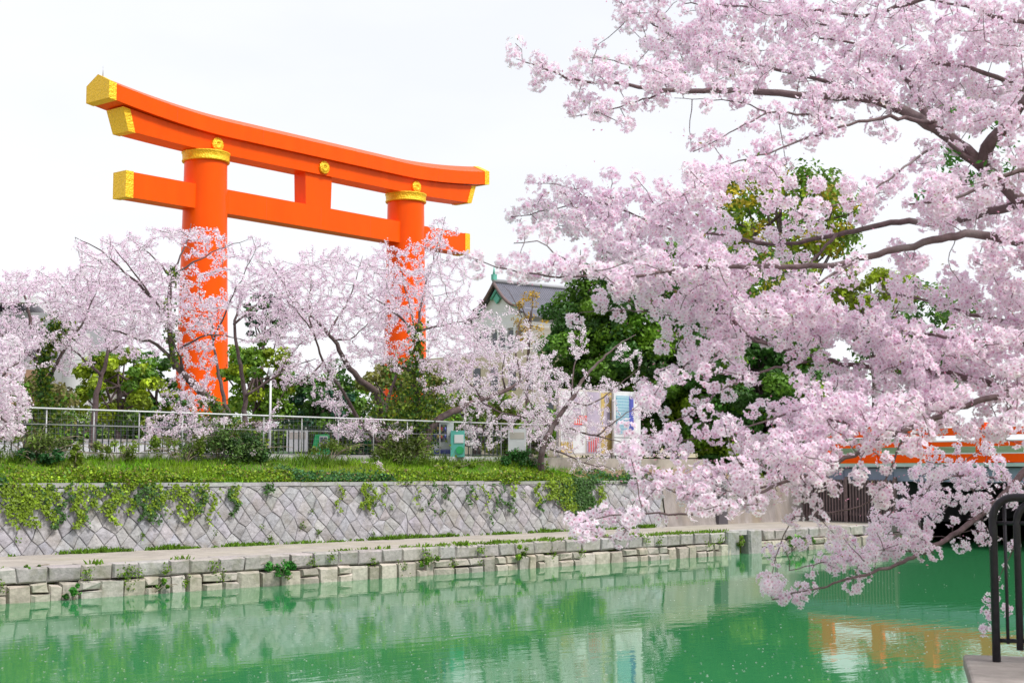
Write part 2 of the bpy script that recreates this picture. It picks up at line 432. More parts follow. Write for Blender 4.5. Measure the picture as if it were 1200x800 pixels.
# plainer concrete stretch towards the bridge
cw = empty('concrete_wall', (40, YW, ZP)); off = np.array([40, YW, ZP])
tag(cw, 'plain stained concrete retaining wall between the stone wall and the red bridge', 'wall')
mb = MB()
xx = np.linspace(XS, XB + 4, 24); zz = np.linspace(ZP - .1, ZC - .1, 6)
Vv = [(x, lean(z) - .02 + rng.normal(0, .008), z + float(tz(x)) * (z > ZP)) for z in zz for x in xx]
mb.add(Vv, [(j * 24 + i, j * 24 + i + 1, (j + 1) * 24 + i + 1, (j + 1) * 24 + i) for j in range(5) for i in range(23)])
reloc(mb, off).build('wall_face', M['concrete_b'], cw)
cp = MB(); x = XS
while x < XB + 4:
    z = ZC + float(tz(x)); cp.box(x + .006, x + 1.8 - .006, lean(ZC) - .06, YW + .35, z - .1, z + .003, scol(.38, .05)); x += 1.8
reloc(cp, off).build('coping', M['block'], cw)
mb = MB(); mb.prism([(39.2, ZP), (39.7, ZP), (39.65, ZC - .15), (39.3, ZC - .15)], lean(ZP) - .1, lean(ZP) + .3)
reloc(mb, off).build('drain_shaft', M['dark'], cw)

# ------------------------------------------------------------------ foliage tools
def unit(v): return v / (np.linalg.norm(v, axis=-1, keepdims=True) + 1e-12)
def frames(n):
    nrm = unit(n); ref = rng.normal(size=nrm.shape); a = unit(np.cross(nrm, ref)); b = np.cross(nrm, a)
    return nrm, a, b
def leaves(mb, C, size, N=None, up=0.3, col=(.1, .2, .04), cvar=.3, shape=.5, fold=.25):
    n = len(C)
    if n == 0: return
    N = rng.normal(size=(n, 3)) if N is None else N + rng.normal(size=(n, 3)) * .6
    N[:, 2] += up
    nn, a, b = frames(N)
    s = size * rng.uniform(.7, 1.3, (n, 1))
    V = np.stack([C - a * s * .5, C + b * s * shape * .5 + nn * s * fold * .3, C + a * s * .5, C - b * s * shape * .5 + nn * s * fold * .3], 1)
    col = np.asarray(col, float)
    if col.ndim == 1: col = np.tile(col, (n, 1))
    k = np.exp(rng.normal(0, cvar, (n, 1)))
    c = np.clip(col * k, 0, .95)
    idx = np.arange(n)[:, None] * 4
    mb.add(V.reshape(-1, 3), idx + np.arange(4)[None], np.repeat(c, 4, 0))
def flowers(mb, C, N, r, base=(.93, .85, .92), cvar=.05, core=True):
    """five-petalled blossoms, one five-sided face per petal"""
    n = len(C)
    nn, a, b = frames(N)
    r = r * rng.uniform(.85, 1.15, (n, 1))
    tint = np.asarray(base) * np.exp(rng.normal(0, cvar, (n, 1)))
    pinkness = rng.uniform(0, 1, (n, 1)) ** 2
    tint = tint * (1 - pinkness * np.array([0, .10, .03]))
    tint = np.clip(tint, 0, .96)
    cup = rng.uniform(.05, .55, (n, 1))
    pv, pc = [], []
    for k in range(5):
        an = k * 2 * math.pi / 5
        d = a * math.cos(an) + b * math.sin(an); s = -a * math.sin(an) + b * math.cos(an)
        pts = [C + d * r * .10, C + d * r * .55 - s * r * .42 + nn * r * cup * .5, C + d * r - s * r * .20 + nn * r * cup,
               C + d * r * 1.0 + s * r * .20 + nn * r * cup, C + d * r * .55 + s * r * .42 + nn * r * cup * .5]
        cb = tint * np.array([.95, .68, .82])
        pv += pts; pc += [cb, tint, tint, tint, tint]
    V = np.stack(pv, 1); Cc = np.stack(pc, 1)
    idx = (np.arange(n)[:, None] * 25 + np.arange(25)[None]).reshape(-1, 5)
    mb.add(V.reshape(-1, 3), idx, Cc.reshape(-1, 3))
    if core:
        c2 = C + nn * r * .12
        V = np.stack([c2 + a * r * .2, c2 + b * r * .2, c2 - a * r * .2, c2 - b * r * .2], 1)
        mb.add(V.reshape(-1, 3), np.arange(n)[:, None] * 4 + np.arange(4)[None], np.tile((.60, .22, .30), (n * 4, 1)))
def simple_flowers(mb, C, N, r, base, cvar=.07):
    """blossoms seen from far away: a notched four-pointed face each"""
    n = len(C); nn, a, b = frames(N)
    r = r * rng.uniform(.75, 1.25, (n, 1))
    t_ = np.clip(np.asarray(base) * np.exp(rng.normal(0, cvar, (n, 1))), 0, .96)
    pk = rng.uniform(0, 1, (n, 1)) ** 3; t_ = t_ * (1 - pk * np.array([.05, .25, .12]))
    V = np.stack([C + a * r, C + (a + b) * r * .62 + nn * r * .3, C + b * r, C + (b - a) * r * .5, C - a * r * .9 + nn * r * .3, C - b * r * .9], 1)
    mb.add(V.reshape(-1, 3), np.arange(n)[:, None] * 6 + np.arange(6)[None], np.repeat(t_, 6, 0))

def resample(P, step):
    P = np.asarray(P, float); d = np.r_[0, np.cumsum(np.linalg.norm(np.diff(P, axis=0), axis=1))]
    n = max(2, int(d[-1] / step) + 1); s = np.linspace(0, d[-1], n)
    return np.stack([np.interp(s, d, P[:, k]) for k in range(3)], 1), s / d[-1]
def smooth(P):
    P = np.asarray(P, float)
    for _ in range(2):
        if P.shape[0] < 3: break
        Q = [P[0]]
        for a, b in zip(P[:-1], P[1:]): Q += [a * .75 + b * .25, a * .25 + b * .75]
        Q.append(P[-1]); P = np.array(Q)
    return P
def grow(mb, nodes, targets, step, r0, r1, wig, k=4, sag=0.0):
    """connect every target to the nearest branch node by a thin twig; returns the twig points"""
    cap_ = len(nodes) + len(targets) * 14 + 10
    pool = np.zeros((cap_, 3)); n = len(nodes); pool[:n] = nodes
    dmin = np.empty(len(targets))
    for a in range(0, len(targets), 400):
        dmin[a:a + 400] = np.linalg.norm(targets[a:a + 400, None] - pool[None, :n], axis=2).min(1)
    paths = []
    for ti in np.argsort(dmin):
        T = targets[ti]
        d = ((pool[:n] - T) ** 2).sum(1)
        j = int(d.argmin()); D = math.sqrt(d[j])
        if D < 1e-4: continue
        m_ = min(13, max(2, int(D / step) + 1))
        s = np.linspace(0, 1, m_ + 1)
        off = rng.normal(0, wig * D, 3)
        off[2] += sag * D
        Pp = pool[j] + (T - pool[j]) * s[:, None] + off * (s * (1 - s) * 2)[:, None] + np.r_[np.zeros((1, 3)), rng.normal(0, wig * step * .5, (m_ - 1, 3)), np.zeros((1, 3))]
        rr = r0 * min(1, .4 + D * .6); mb.tube(Pp, np.linspace(rr, r1, m_ + 1), k, cap=False)
        e = min(m_, cap_ - n); pool[n:n + e] = Pp[1:1 + e]; n += e
        paths.append(Pp)
    return paths

PEDGE = (.86, .74, .83)
def bank_cherry(loc_base, label, limbs, crowns, Y0, spread=1.5, base_col=PEDGE, dens=1.0, fr=.028, name='cherry_tree', ivy=None, group='cherry trees along the far bank', r_trunk=.16, per=9, crad=.075):
    """limbs: (points in the photograph, depth drift, first radius, last radius); each limb gets its own distance"""
    base = np.array(loc_base, float)
    root = empty(name, base); tag(root, label, 'cherry tree', group)
    wood = MB(); nodes = []
    for pts, dy, ra, rb in limbs:
        n = len(pts)
        P3 = np.array([onY(u, v, Y0 + dy[0] + (dy[1] - dy[0]) * i / (n - 1)) for i, (u, v) in enumerate(pts)])
        Q = smooth(P3); Q, s = resample(Q, .22)
        Q[1:-1] += rng.normal(0, .018, Q[1:-1].shape)
        wood.tube(Q, ra + (rb - ra) * s, 8 if ra > .05 else 6)
        nodes.append(Q)
    nodes = np.concatenate(nodes)
    T = []; 
    for cu, cv, ru, rv, q in crowns:
        area = math.pi * ru * rv
        n = int(area / 30 * q * dens)
        a = rng.uniform(0, 2 * math.pi, n); rr = np.sqrt(rng.uniform(0, 1, n))
        for u, v in zip(cu + ru * rr * np.cos(a), cv + rv * rr * np.sin(a)):
            T.append(onY(u, v, Y0 + rng.normal(0, spread)))
    T = np.array(T)
    tw = MB()
    paths = grow(wood, nodes, T, .26, .011, .004, .10, 4)
    reloc(wood, base).build('trunk', M['bark'], root)
    C = []
    for Pp in paths:
        d = np.linalg.norm(Pp[-1] - Pp[0])
        ss = np.arange(1.0, max(.0, .35 - .05 * d), -max(.10 / max(d, .2), .08))
        i = ss * (len(Pp) - 1); lo = np.clip(i.astype(int), 0, len(Pp) - 2); fr_ = (i - lo)[:, None]
        C.append(Pp[lo] * (1 - fr_) + Pp[lo + 1] * fr_)
    C = np.concatenate(C)
    k = per
    dirs = unit(rng.normal(size=(len(C), k, 3)))
    FC = (C[:, None] + dirs * crad * rng.uniform(.4, 1.3, (len(C), k, 1))).reshape(-1, 3)
    bl = MB(); simple_flowers(bl, FC, dirs.reshape(-1, 3), fr, base_col)
    reloc(bl, base).build('blossoms', M['petal'], root)
    if ivy:
        iv = MB()
        for pts, n, sp in ivy:
            P3 = np.array([onY(u, v, Y0 - .1) for u, v in pts]); Q, s = resample(P3, .05)
            ii = rng.integers(0, len(Q), n)
            C2 = Q[ii] + rng.normal(0, sp, (n, 3))
            leaves(iv, C2, .11, up=.5, col=np.where(rng.random((n, 1)) < .55, [[.17, .24, .02]], [[.05, .13, .02]]), cvar=.3, shape=.8)
        reloc(iv, base).build('ivy', M['leaf'], root)
    return root, base

def leafy_tree(name, label, cu, cv, ru, rv, depth, cols, nclump=90, lsize=.22, per=90, cat='tree', ground=ZG, seed_flat=1.0, open_=.0, group=None, clump=.22):
    c = at(cu, cv, depth); rx = ru / F * depth; rz = rv / F * depth
    base = np.array([c[0], c[1], ground])
    root = empty(name, base); tag(root, label, cat, group)
    wood = MB(); cr_ = MB()
    top = np.array([c[0], c[1], c[2] + rz * .3])
    tp = resample(smooth(np.array([base, base * .55 + top * .45 + rng.normal(0, .15, 3), top])), .5)[0]
    rt = max(.12, rx * .06)
    wood.tube(tp, np.linspace(rt * 1.4, rt * .3, len(tp)), 8)
    d = unit(rng.normal(size=(nclump, 3)))
    rad = rng.uniform(.35, 1.0, (nclump, 1)) ** .45
    Cc = c + d * rad * np.array([rx, rx * seed_flat, rz]) * (1 + .12 * rng.normal(size=(nclump, 1)))
    for q in range(0, nclump, 4):
        j = int(len(tp) * rng.uniform(.35, .98)); e = Cc[q]
        md = (tp[j] + e) / 2 + np.array([0, 0, -.08 * rx])
        pp = resample(smooth([tp[j], md, e]), .5)[0]; wood.tube(pp, np.linspace(rt * .45, .03, len(pp)), 5, cap=False)
    reloc(wood, base).build('trunk', M['bark'], root)
    cols = np.array(cols)
    for q in range(nclump):
        rr = rx * clump * rng.uniform(.7, 1.35)
        dd = unit(rng.normal(size=(per, 3)))
        CC = Cc[q] + dd * rr * np.array([1, 1, .7]) * rng.uniform(.3, 1.0, (per, 1)) ** .4
        col = cols[rng.integers(0, len(cols))] * math.exp(rng.normal(0, .16))
        leaves(cr_, CC, lsize, N=dd, up=.5, col=col, cvar=.22, shape=.6)
    reloc(cr_, base).build('crown', M['leaf'], root)
    return root

# ------------------------------------------------------------------ torii gate
TX, TY, TR = 54.0, 80.6, R(8.68)
tg = empty('torii_gate', (TX, TY, 2.7), TR)
tag(tg, 'giant vermilion torii gate with gold end caps rising above the cherry trees', 'torii gate')
ZB = 2.9 - 2.7
Lk, Sp = 17.1, 9.1
def curl(s, a, s0=8.0): 
    s = np.abs(s); return a * np.clip((s - s0) / (Lk - s0), 0, 1.2) ** 1.75
def beam(name, half, top, bot, dep_t, dep_b, peak=None, slant=0.0, m=None, s0=0.0, s1=None, mater='vermilion'):
    mb = MB(); s = np.linspace(-half, half, 61) if s0 == 0 else np.linspace(s0, s1, 4)
    V = []
    for q in s:
        st = q * (1 + slant / half)
        sec = [(q, -dep_b, bot(q)), (st, -dep_t, top(q)), (st, 0, top(q) + peak) if peak else None, (st, dep_t, top(q)), (q, dep_b, bot(q))]
        V += [p for p in sec if p]
    k = 5 if peak else 4; n = len(s)
    Fq = [(i * k + j, i * k + (j + 1) % k, (i + 1) * k + (j + 1) % k, (i + 1) * k + j) for i in range(n - 1) for j in range(k)]
    mb.add(V, Fq)
    mb.f.append(np.array([list(range(k))[::-1]])); mb.m.append(0); mb.sm.append(False)
    mb.f.append(np.array([list(range((n - 1) * k, n * k))])); mb.m.append(0); mb.sm.append(False)
    return mb.build(name, M[mater], tg)
ktop = lambda q: ZB + 21.34 + curl(q, .80)
kbot = lambda q: ZB + 20.38 + curl(q, .80)
sbot = lambda q: ZB + 19.31 + curl(q, .34)
beam('top_beam', Lk, ktop, kbot, 1.11, 1.11, peak=.55)
beam('second_beam', 15.44, lambda q: kbot(q) - .004, sbot, .80, .75, slant=.45)
def cap_(name, half, top, bot, dt, db, peak, slant, length=.5):
    for sgn in (-1, 1):
        mb = MB(); V = []
        for e in (half - length, half + .04):
            st = (e + slant * e / half) * sgn
            g_ = .035
            sec = [(e * sgn, -db - g_, bot(e) - g_), (st, -dt - g_, top(e) + (g_ if peak or slant == 0 else -.02)), (st, 0, top(e) + peak + g_) if peak else None,
                   (st, dt + g_, top(e) + (g_ if peak or slant == 0 else -.02)), (e * sgn, db + g_, bot(e) - g_)]
            V += [p for p in sec if p]
        k = 5 if peak else 4
        Fq = [(j, (j + 1) % k, k + (j + 1) % k, k + j) for j in range(k)]
        mb.add(V, Fq)
        mb.f.append(np.array([list(range(k, 2 * k))])); mb.m.append(0); mb.sm.append(False)
        mb.f.append(np.array([list(range(k))[::-1]])); mb.m.append(0); mb.sm.append(False)
        mb.build(name, M['gold'], tg)
cap_('gold_end_cap', Lk, ktop, kbot, 1.11, 1.11, .55, 0, .48)
cap_('gold_end_cap', 15.44, lambda q: kbot(q) - .03, sbot, .80, .75, 0, .45, .45)
nt_, nb_ = ZB + 17.15, ZB + 15.62
mb = MB(); mb.box(-15.44, 15.44, -.607, .607, nb_, nt_)
mb.build('tie_beam', M['vermilion'], tg)
cap_('gold_end_cap', 15.44, lambda q: nt_, lambda q: nb_, .607, .607, 0, 0, .5)
mb = MB(); mb.add([(x * (1.0 if z < 18 else 1.06), y, z) for z in (nt_ - .01, sbot(0) + .03) for y in (-.56, .56) for x in (-1.14, 1.14)],
                  [(0, 2, 3, 1), (4, 5, 7, 6), (0, 1, 5, 4), (2, 6, 7, 3), (0, 4, 6, 2), (1, 3, 7, 5)])
mb.build('central_strut', M['vermilion'], tg)
for q in (-4.6, .2, 4.9):
    mb = MB(); mb.box(q - .02, q + .02, -.612, -.604, nb_ + .01, nt_ - .01); mb.build('panel_joint', M['joint'], tg)
for q in (-12.2, -5.4, 4.2, 11.4):
    mb = MB(); mb.box(q - .02, q + .02, -1.117, -1.105, kbot(q) + .02, ktop(q) - .02); mb.build('panel_joint', M['joint'], tg)
for sgn in (-1, 1):
    zt = sbot(Sp) + .02
    z = np.linspace(0, zt, 24)
    r = 1.33 + (1 - z / zt) ** 1.25 * .40
    mb = MB(); mb.lathe(np.stack([r, z], 1), 48, sgn * Sp, 0)
    pl = mb.build('pillar', M['vermilion'], tg)
    mb = MB(); mb.lathe([(1.34, zt - .62), (1.47, zt - .62), (1.50, zt - .55), (1.45, zt - .45), (1.47, zt - .12), (1.52, zt - .06), (1.52, zt - .01), (1.3, zt - .01)], 48, sgn * Sp, 0)
    mb.build('gold_band', M['gold'], pl)
    mb = MB(); mb.lathe([(2.3, -.1), (2.3, .25), (2.1, .45), (1.78, .5), (1.76, .9), (1.74, .9)], 40, sgn * Sp, 0)
    mb.build('stone_base', M['concrete'], pl)
for q in (-Sp + .25, .25, Sp + .25):
    for sg in (-1, 1):
        zc = (kbot(q) + sbot(q)) / 2 - .02
        n = 32; mb = MB()
        rings = []
        for rr, dd in ((.44, .0), (.44, .09), (.40, .14), (.30, .10), (.26, .17), (.14, .17), (.12, .12), (.02, .14)):
            for i in range(n):
                a = i * 2 * math.pi / n; r2 = rr * (1 + (.05 * math.cos(a * 16) if rr > .35 else 0))
                rings.append((q + r2 * math.cos(a), sg * (.80 + dd - .03), zc + r2 * math.sin(a)))
        Fq = [(i * n + j, i * n + (j + 1) % n, (i + 1) * n + (j + 1) % n, (i + 1) * n + j) for i in range(7) for j in range(n)]
        mb.add(rings, Fq, smooth=True); mb.build('gold_crest', M['gold'], tg)
mb = MB(); mb.tube([(-Lk + .3, 0, ktop(Lk) + .5), (-Lk + .3, 0, ktop(Lk) + 1.15)], [.03, .008], 6)
mb.build('lightning_rod', M['metal'], tg)

# ------------------------------------------------------------------ museum with a Japanese roof
def pt_on(u, v, d): p_ = at(u, v, d); return p_
MD = 150.0
pk = at(586, 331, MD); th = PHI - R(52)     # ridge heading
mu = empty('museum', (pk[0], pk[1], ZG), th)
tag(mu, 'pale museum building with grey tiled Japanese gable roof behind the trees', 'building')
hz = pk[2] - ZG
mb = MB()
# curved gable roof: profile across (y), ridge along x
def roofprof(t_): return -3.1 * t_ ** .72 if t_ < 1 else -3.1
ys = np.linspace(-1, 1, 15)
W2 = 3.6; V = []; Lr = 13.0
xsr = np.linspace(-.8, Lr, 10)
for x in xsr:
    for y in ys:
        flare = .35 * (x < 0) * abs(y)
        V.append((x, y * W2, hz - 3.0 * (1 - (1 - abs(y)) ** 1.55) + .0 + flare))
nY = len(ys)
mb.add(V, [(i * nY + j, i * nY + j + 1, (i + 1) * nY + j + 1, (i + 1) * nY + j) for i in range(9) for j in range(nY - 1)], smooth=True)
# lower hipped skirt
zz0 = hz - 2.95
sk = [(-.6, -W2, zz0), (Lr, -W2, zz0), (Lr + 1, -W2 - 2.2, zz0 - 1.1), (-.8, -W2 - 2.2, zz0 - 1.1)]
mb.add(sk, [(0, 1, 2, 3)]); mb.add([(a, -b, c) for a, b, c in sk], [(3, 2, 1, 0)])
roof = mb.build('roof', M['tiles'], mu)
mb = MB(); mb.tube([(-.9, 0, hz + .12), (Lr, 0, hz + .12)], .22, 8); mb.box(-1.0, -.6, -.14, .14, hz + .1, hz + .7); mb.build('ridge', M['greywall'], roof)
mb = MB(); mb.box(-1.03, -.57, -.2, .2, hz + .2, hz + .8); mb.tube([(-.8, 0, hz + .75), (-.8, 0, hz + 1.6)], [.16, .03], 6)
mb.build('finial', M['copper'], roof)
mb = MB()
for sg in (-1, 1):
    P_ = [(-.85, sg * abs(y) * W2, hz - 3.0 * (1 - (1 - abs(y)) ** 1.55) - .12 + .35 * abs(y)) for y in np.linspace(0, 1, 8)]
    mb.tube(P_, .17, 6)
mb.build('verge', M['slat'], roof)
mb = MB(); mb.prism([(-.0, 0)], 0, 0) if False else None
gv = [(-.2, y * W2 * .97, hz - 3.0 * (1 - (1 - abs(y)) ** 1.55) - .1) for y in ys]
mb.add(gv + [(-.2, W2 * .97, hz - 5.2), (-.2, -W2 * .97, hz - 5.2)], [tuple(range(17))])
mb.build('gable_wall', M['white'], mu)
mb = MB()
for sg in (-1, 1): mb.tube([(-.45, 0, hz - .75), (-.45, sg * .95, hz - 1.75)], .2, 4)
mb.build('gable_ornament', M['copper'], mu)
mb = MB(); mb.tube([(-.5, 0, hz - 1.75), (-.3, 0, hz - 1.75)], .55, 4); mb.build('gable_ornament', M['copper'], mu)
for sg in (-1, 1): mb = MB(); mb.tube([(-.45, sg * 2.6, hz - 2.6), (-.45, sg * 3.4, hz - 2.8)], .2, 4); mb.build('eave_ornament', M['copper'], mu)
mb = MB(); mb.box(0, Lr, -W2 * .95, W2 * .95, hz - 9, hz - 2.9); mb.box(-.5, Lr + .6, -W2 - 1.5, W2 + 1.5, hz - 5.0, hz - 4.5)
mb.box(-.4, Lr + .4, -W2 - .8, W2 + .8, hz - 4.5, hz - 3.6)
mb.build('tower_wall', M['white'], mu)
wsrc = None
for i in range(6):
    mb = MB(); y = -3.9 + i * 1.4
    if wsrc is None:
        mb.box(-.46, -.2, -.3, .3, -1.5, 0); wsrc = mb.build('window', M['glass'], mu); o = wsrc
    else: o = wsrc.copy(); COL.objects.link(o); o.parent = mu
    o.location = (0, y, hz - 5.3)
mb = MB()
for i in range(7): mb.box(-.6, -.2, -4.75 + i * 1.4, -4.45 + i * 1.4, hz - 7.2, hz - 5.0)
mb.box(-.8, .5, -5.2, 5.2, hz - 7.5, hz - 7.2)
mb.build('colonnade', M['white'], mu)
mb = MB(); mb.box(-1.5, Lr + 4, -12, 22, 0, hz - 7.5); mb.build('wall', M['cream'], mu)
for i in range(11):
    mb = MB(); mb.box(-1.56, -1.3, -10.6 + i * 3, -9.4 + i * 3, hz - 11.6, hz - 9); mb.build('window', M['glass'], mu)
    mb = MB(); mb.box(-1.56, -1.3, -10.6 + i * 3, -9.4 + i * 3, hz - 16, hz - 13); mb.build('window', M['glass'], mu)

# ------------------------------------------------------------------ modern concrete building at the left, with round column
bd = 78.0
c0 = at(-60, 540, bd); 
gb = empty('modern_building', (c0[0], c0[1], ZG), PHI - math.pi / 2 + R(12))
tag(gb, 'grey modern building with flat roof slab and round stair tower at the left edge', 'building')
k_ = bd / F
def gx(u): return (u + 60) * k_
mb = MB(); mb.box(-8, gx(66), 1.5, 16, 0, (540 - 362) * k_); mb.build('wall', M['greywall'], gb)
mb = MB(); mb.box(-9, gx(30), .6, 17, (540 - 352) * k_, (540 - 345) * k_); mb.build('roof_slab', M['white'], gb)
mb = MB(); mb.box(gx(30), gx(112), 2.2, 15, 0, (540 - 375) * k_); mb.build('side_wing', M['greywall'], gb)
mb = MB(); mb.box(-8, gx(45), 1.1, 1.6, 0, (540 - 432) * k_); mb.build('brick_base', M['brown'], gb)
mb = MB(); rr = 15.5 * k_; top = (540 - 392) * k_
pr = [(rr, 0)]
zc_ = .9
while zc_ < top: pr += [(rr, zc_ - .02), (rr - .03, zc_ - .02), (rr - .03, zc_ + .02), (rr, zc_ + .02)]; zc_ += .9
pr += [(rr, top)]
mb.lathe(pr, 40, gx(82), -1.2); mb.sm = [False] * len(mb.sm); mb.build('round_tower', M['tower'], gb)
for i in range(6):
    mb = MB(); mb.box(gx(-45 + i * 18), gx(-45 + i * 18) + .5, 1.4, 1.7, (540 - 418) * k_, (540 - 385) * k_); mb.build('window', M['glass'], gb)

# distant hill
hp = at(470, 540, 1900)
mb = MB(); n = 60
V = []
rt2 = RT
for i in range(n + 1):
    s = (i / n - .5) * 2
    h_ = 55 * (math.cos(s * 1.35) ** 1.3) + 14 * math.sin(s * 9) + 8 * math.sin(s * 23 + 1)
    for j, f_ in enumerate((0, .5, 1, .5, 0)):
        p_ = hp + rt2 * s * 1100 + FW * (j - 2) * 180
        V.append((p_[0], p_[1], ZG + max(h_, 2) * f_))
mb.add(V, [(i * 5 + j, (i + 1) * 5 + j, (i + 1) * 5 + j + 1, i * 5 + j + 1) for i in range(n) for j in range(4)], smooth=True)
M['hill'] = mat('wooded_hill', (0.06, 0.10, 0.05), 0.95, 0.1, var=.4, vscale=.02)
tag(mb.build('hills', M['hill']), kind='structure')

# ------------------------------------------------------------------ evergreen and other trees
YG = (.27, .36, .015); MG = (.11, .24, .02); DG = (.045, .125, .02); BG = (.03, .10, .055)
leafy_tree('camphor_tree', 'large dark camphor tree behind the poster boards, left of the pair', 742, 414, 100, 118, 60, [DG, (.05, .15, .02), MG, MG, (.15, .30, .02)], 330, .19, 300, cat='camphor tree', clump=.16)
leafy_tree('camphor_tree', 'large camphor tree with yellow green new leaves beside the red bridge', 880, 466, 92, 108, 57, [DG, MG, (.17, .31, .02), (.24, .37, .02), (.05, .15, .02)], 280, .19, 280, cat='camphor tree', clump=.17)
leafy_tree('pine_tree', 'tall yellow green tree showing high through the near blossoms', 915, 262, 88, 70, 88, [YG, MG, (.14, .25, .03), (.42, .34, .02)], 110, .34, 80, cat='tree', clump=.2)
leafy_tree('pine_tree', 'yellow green round crown showing through the near blossoms at right', 1020, 340, 48, 26, 84, [YG, (.22, .27, .03)], 46, .26, 90)
leafy_tree('pine_tree', 'dark tree just below the tall yellow green tree, behind the blossoms', 870, 340, 85, 50, 80, [MG, DG, YG, (.30, .30, .02)], 100, .28, 80)
leafy_tree('pine_tree', 'dark green tree behind the densest near blossoms at far right', 1080, 390, 90, 60, 95, [DG, MG], 80, .34, 70)
leafy_tree('garden_tree', 'bright yellow green tree right of the round stair tower', 138, 452, 44, 46, 62, [YG, (.22, .30, .02), MG], 85, .20, 90)
leafy_tree('garden_tree', 'darker mid green tree just left of the left torii pillar', 186, 455, 36, 44, 66, [MG, DG, YG], 60, .22, 90)
leafy_tree('garden_tree', 'bright green tree just right of the left torii pillar', 300, 448, 42, 52, 62, [YG, (.15, .28, .02), MG], 90, .20, 90)
leafy_tree('garden_tree', 'dark blue green conifer above the street lamp', 312, 375, 24, 34, 74, [BG, DG], 36, .24, 80)
leafy_tree('garden_tree', 'dark shrub-like tree between the two torii pillars', 378, 475, 48, 40, 64, [BG, DG, MG], 70, .22, 90)
leafy_tree('garden_tree', 'olive tree behind the ivy clad cherry at the right pillar', 470, 460, 52, 40, 66, [(.14, .17, .03), MG, (.2, .2, .05)], 60, .22, 80)
leafy_tree('garden_tree', 'low olive tree behind the fence right of the right pillar', 560, 490, 60, 34, 64, [(.15, .18, .03), MG, YG], 60, .2, 80)
leafy_tree('garden_tree', 'brownish green tree behind the leftmost cherry trees', 30, 478, 60, 36, 60, [(.17, .16, .05), MG], 55, .22, 80)
leafy_tree('hedge', 'low wide green hedge behind the white wall left of the gate', 170, 503, 135, 26, 72, [MG, (.14, .22, .03), DG], 110, .2, 110, cat='hedge', seed_flat=.25, clump=.10)
leafy_tree('hedge', 'low wide green hedge between the two gate pillars behind the booth', 410, 505, 150, 26, 74, [MG, DG, (.13, .20, .03)], 120, .2, 110, cat='hedge', seed_flat=.25, clump=.10)
leafy_tree('hedge', 'low green hedge in front of the museum facade right of the gate', 600, 500, 90, 28, 70, [MG, (.16, .22, .04)], 80, .2, 110, cat='hedge', seed_flat=.25, clump=.12)
leafy_tree('ginkgo_tree', 'thin ochre leaved tree in front of the museum roof', 622, 375, 20, 38, 96, [(.48, .32, .04), (.40, .28, .06)], 26, .16, 34, clump=.35)

# ------------------------------------------------------------------ cherry trees on the far bank
def gnd(u, v, Y): p_ = onY(u, v, Y); return (p_[0], p_[1], p_[2])
LILAC = (.95, .85, .935)
WHT = (.95, .89, .95)
bank_cherry(onY(-70, 565, 34.5), 'small white cherry leaning in at the left frame edge above the grass',
    [([(-70, 565), (-50, 520), (-25, 470), (0, 440), (22, 425)], (0, -.5), .10, .02), ([(-40, 500), (-10, 480), (15, 500), (30, 508)], (0, -.8), .05, .01)],
    [(8, 425, 22, 34, 1.3), (10, 480, 26, 34, 1.4), (-20, 450, 30, 50, 1.0)], 34.0, .6, WHT, 1.5, .032, per=8)
bank_cherry(onY(55, 533, 36.6), 'leftmost cherry tree with yellow green ivy climbing its thin trunk',
    [([(55, 533), (53, 480), (50, 430), (40, 390), (28, 345)], (0, .6), .14, .03), ([(52, 450), (75, 410), (98, 380), (112, 345)], (0, -1), .06, .012),
     ([(50, 430), (20, 400), (-15, 385), (-40, 360)], (0, 1), .06, .012), ([(57, 530), (30, 505), (10, 490)], (0, -1), .05, .015)],
    [(45, 365, 75, 42, .85), (15, 335, 40, 20, .7), (100, 345, 48, 34, .85), (10, 400, 35, 35, .9), (75, 415, 40, 25, .5), (40, 325, 50, 12, .35)], 37.5, 1.6, LILAC,
    ivy=[([(55, 533), (53, 480), (50, 430), (58, 400)], 1500, .13), ([(75, 395), (62, 380)], 420, .16), ([(70, 480), (60, 500)], 240, .2)])
bank_cherry(onY(108, 525, 44), 'cherry tree behind the fence between the stair tower and the left pillar',
    [([(108, 525), (112, 470), (118, 440), (128, 412), (122, 385)], (0, 0), .13, .04), ([(128, 412), (150, 398), (165, 390)], (0, 1), .05, .01), ([(118, 440), (90, 410), (60, 395)], (0, -1), .05, .01)],
    [(130, 365, 62, 42, .8), (90, 330, 45, 18, .35), (160, 400, 40, 22, .8), (105, 390, 40, 26, .8)], 44, 1.8, LILAC)
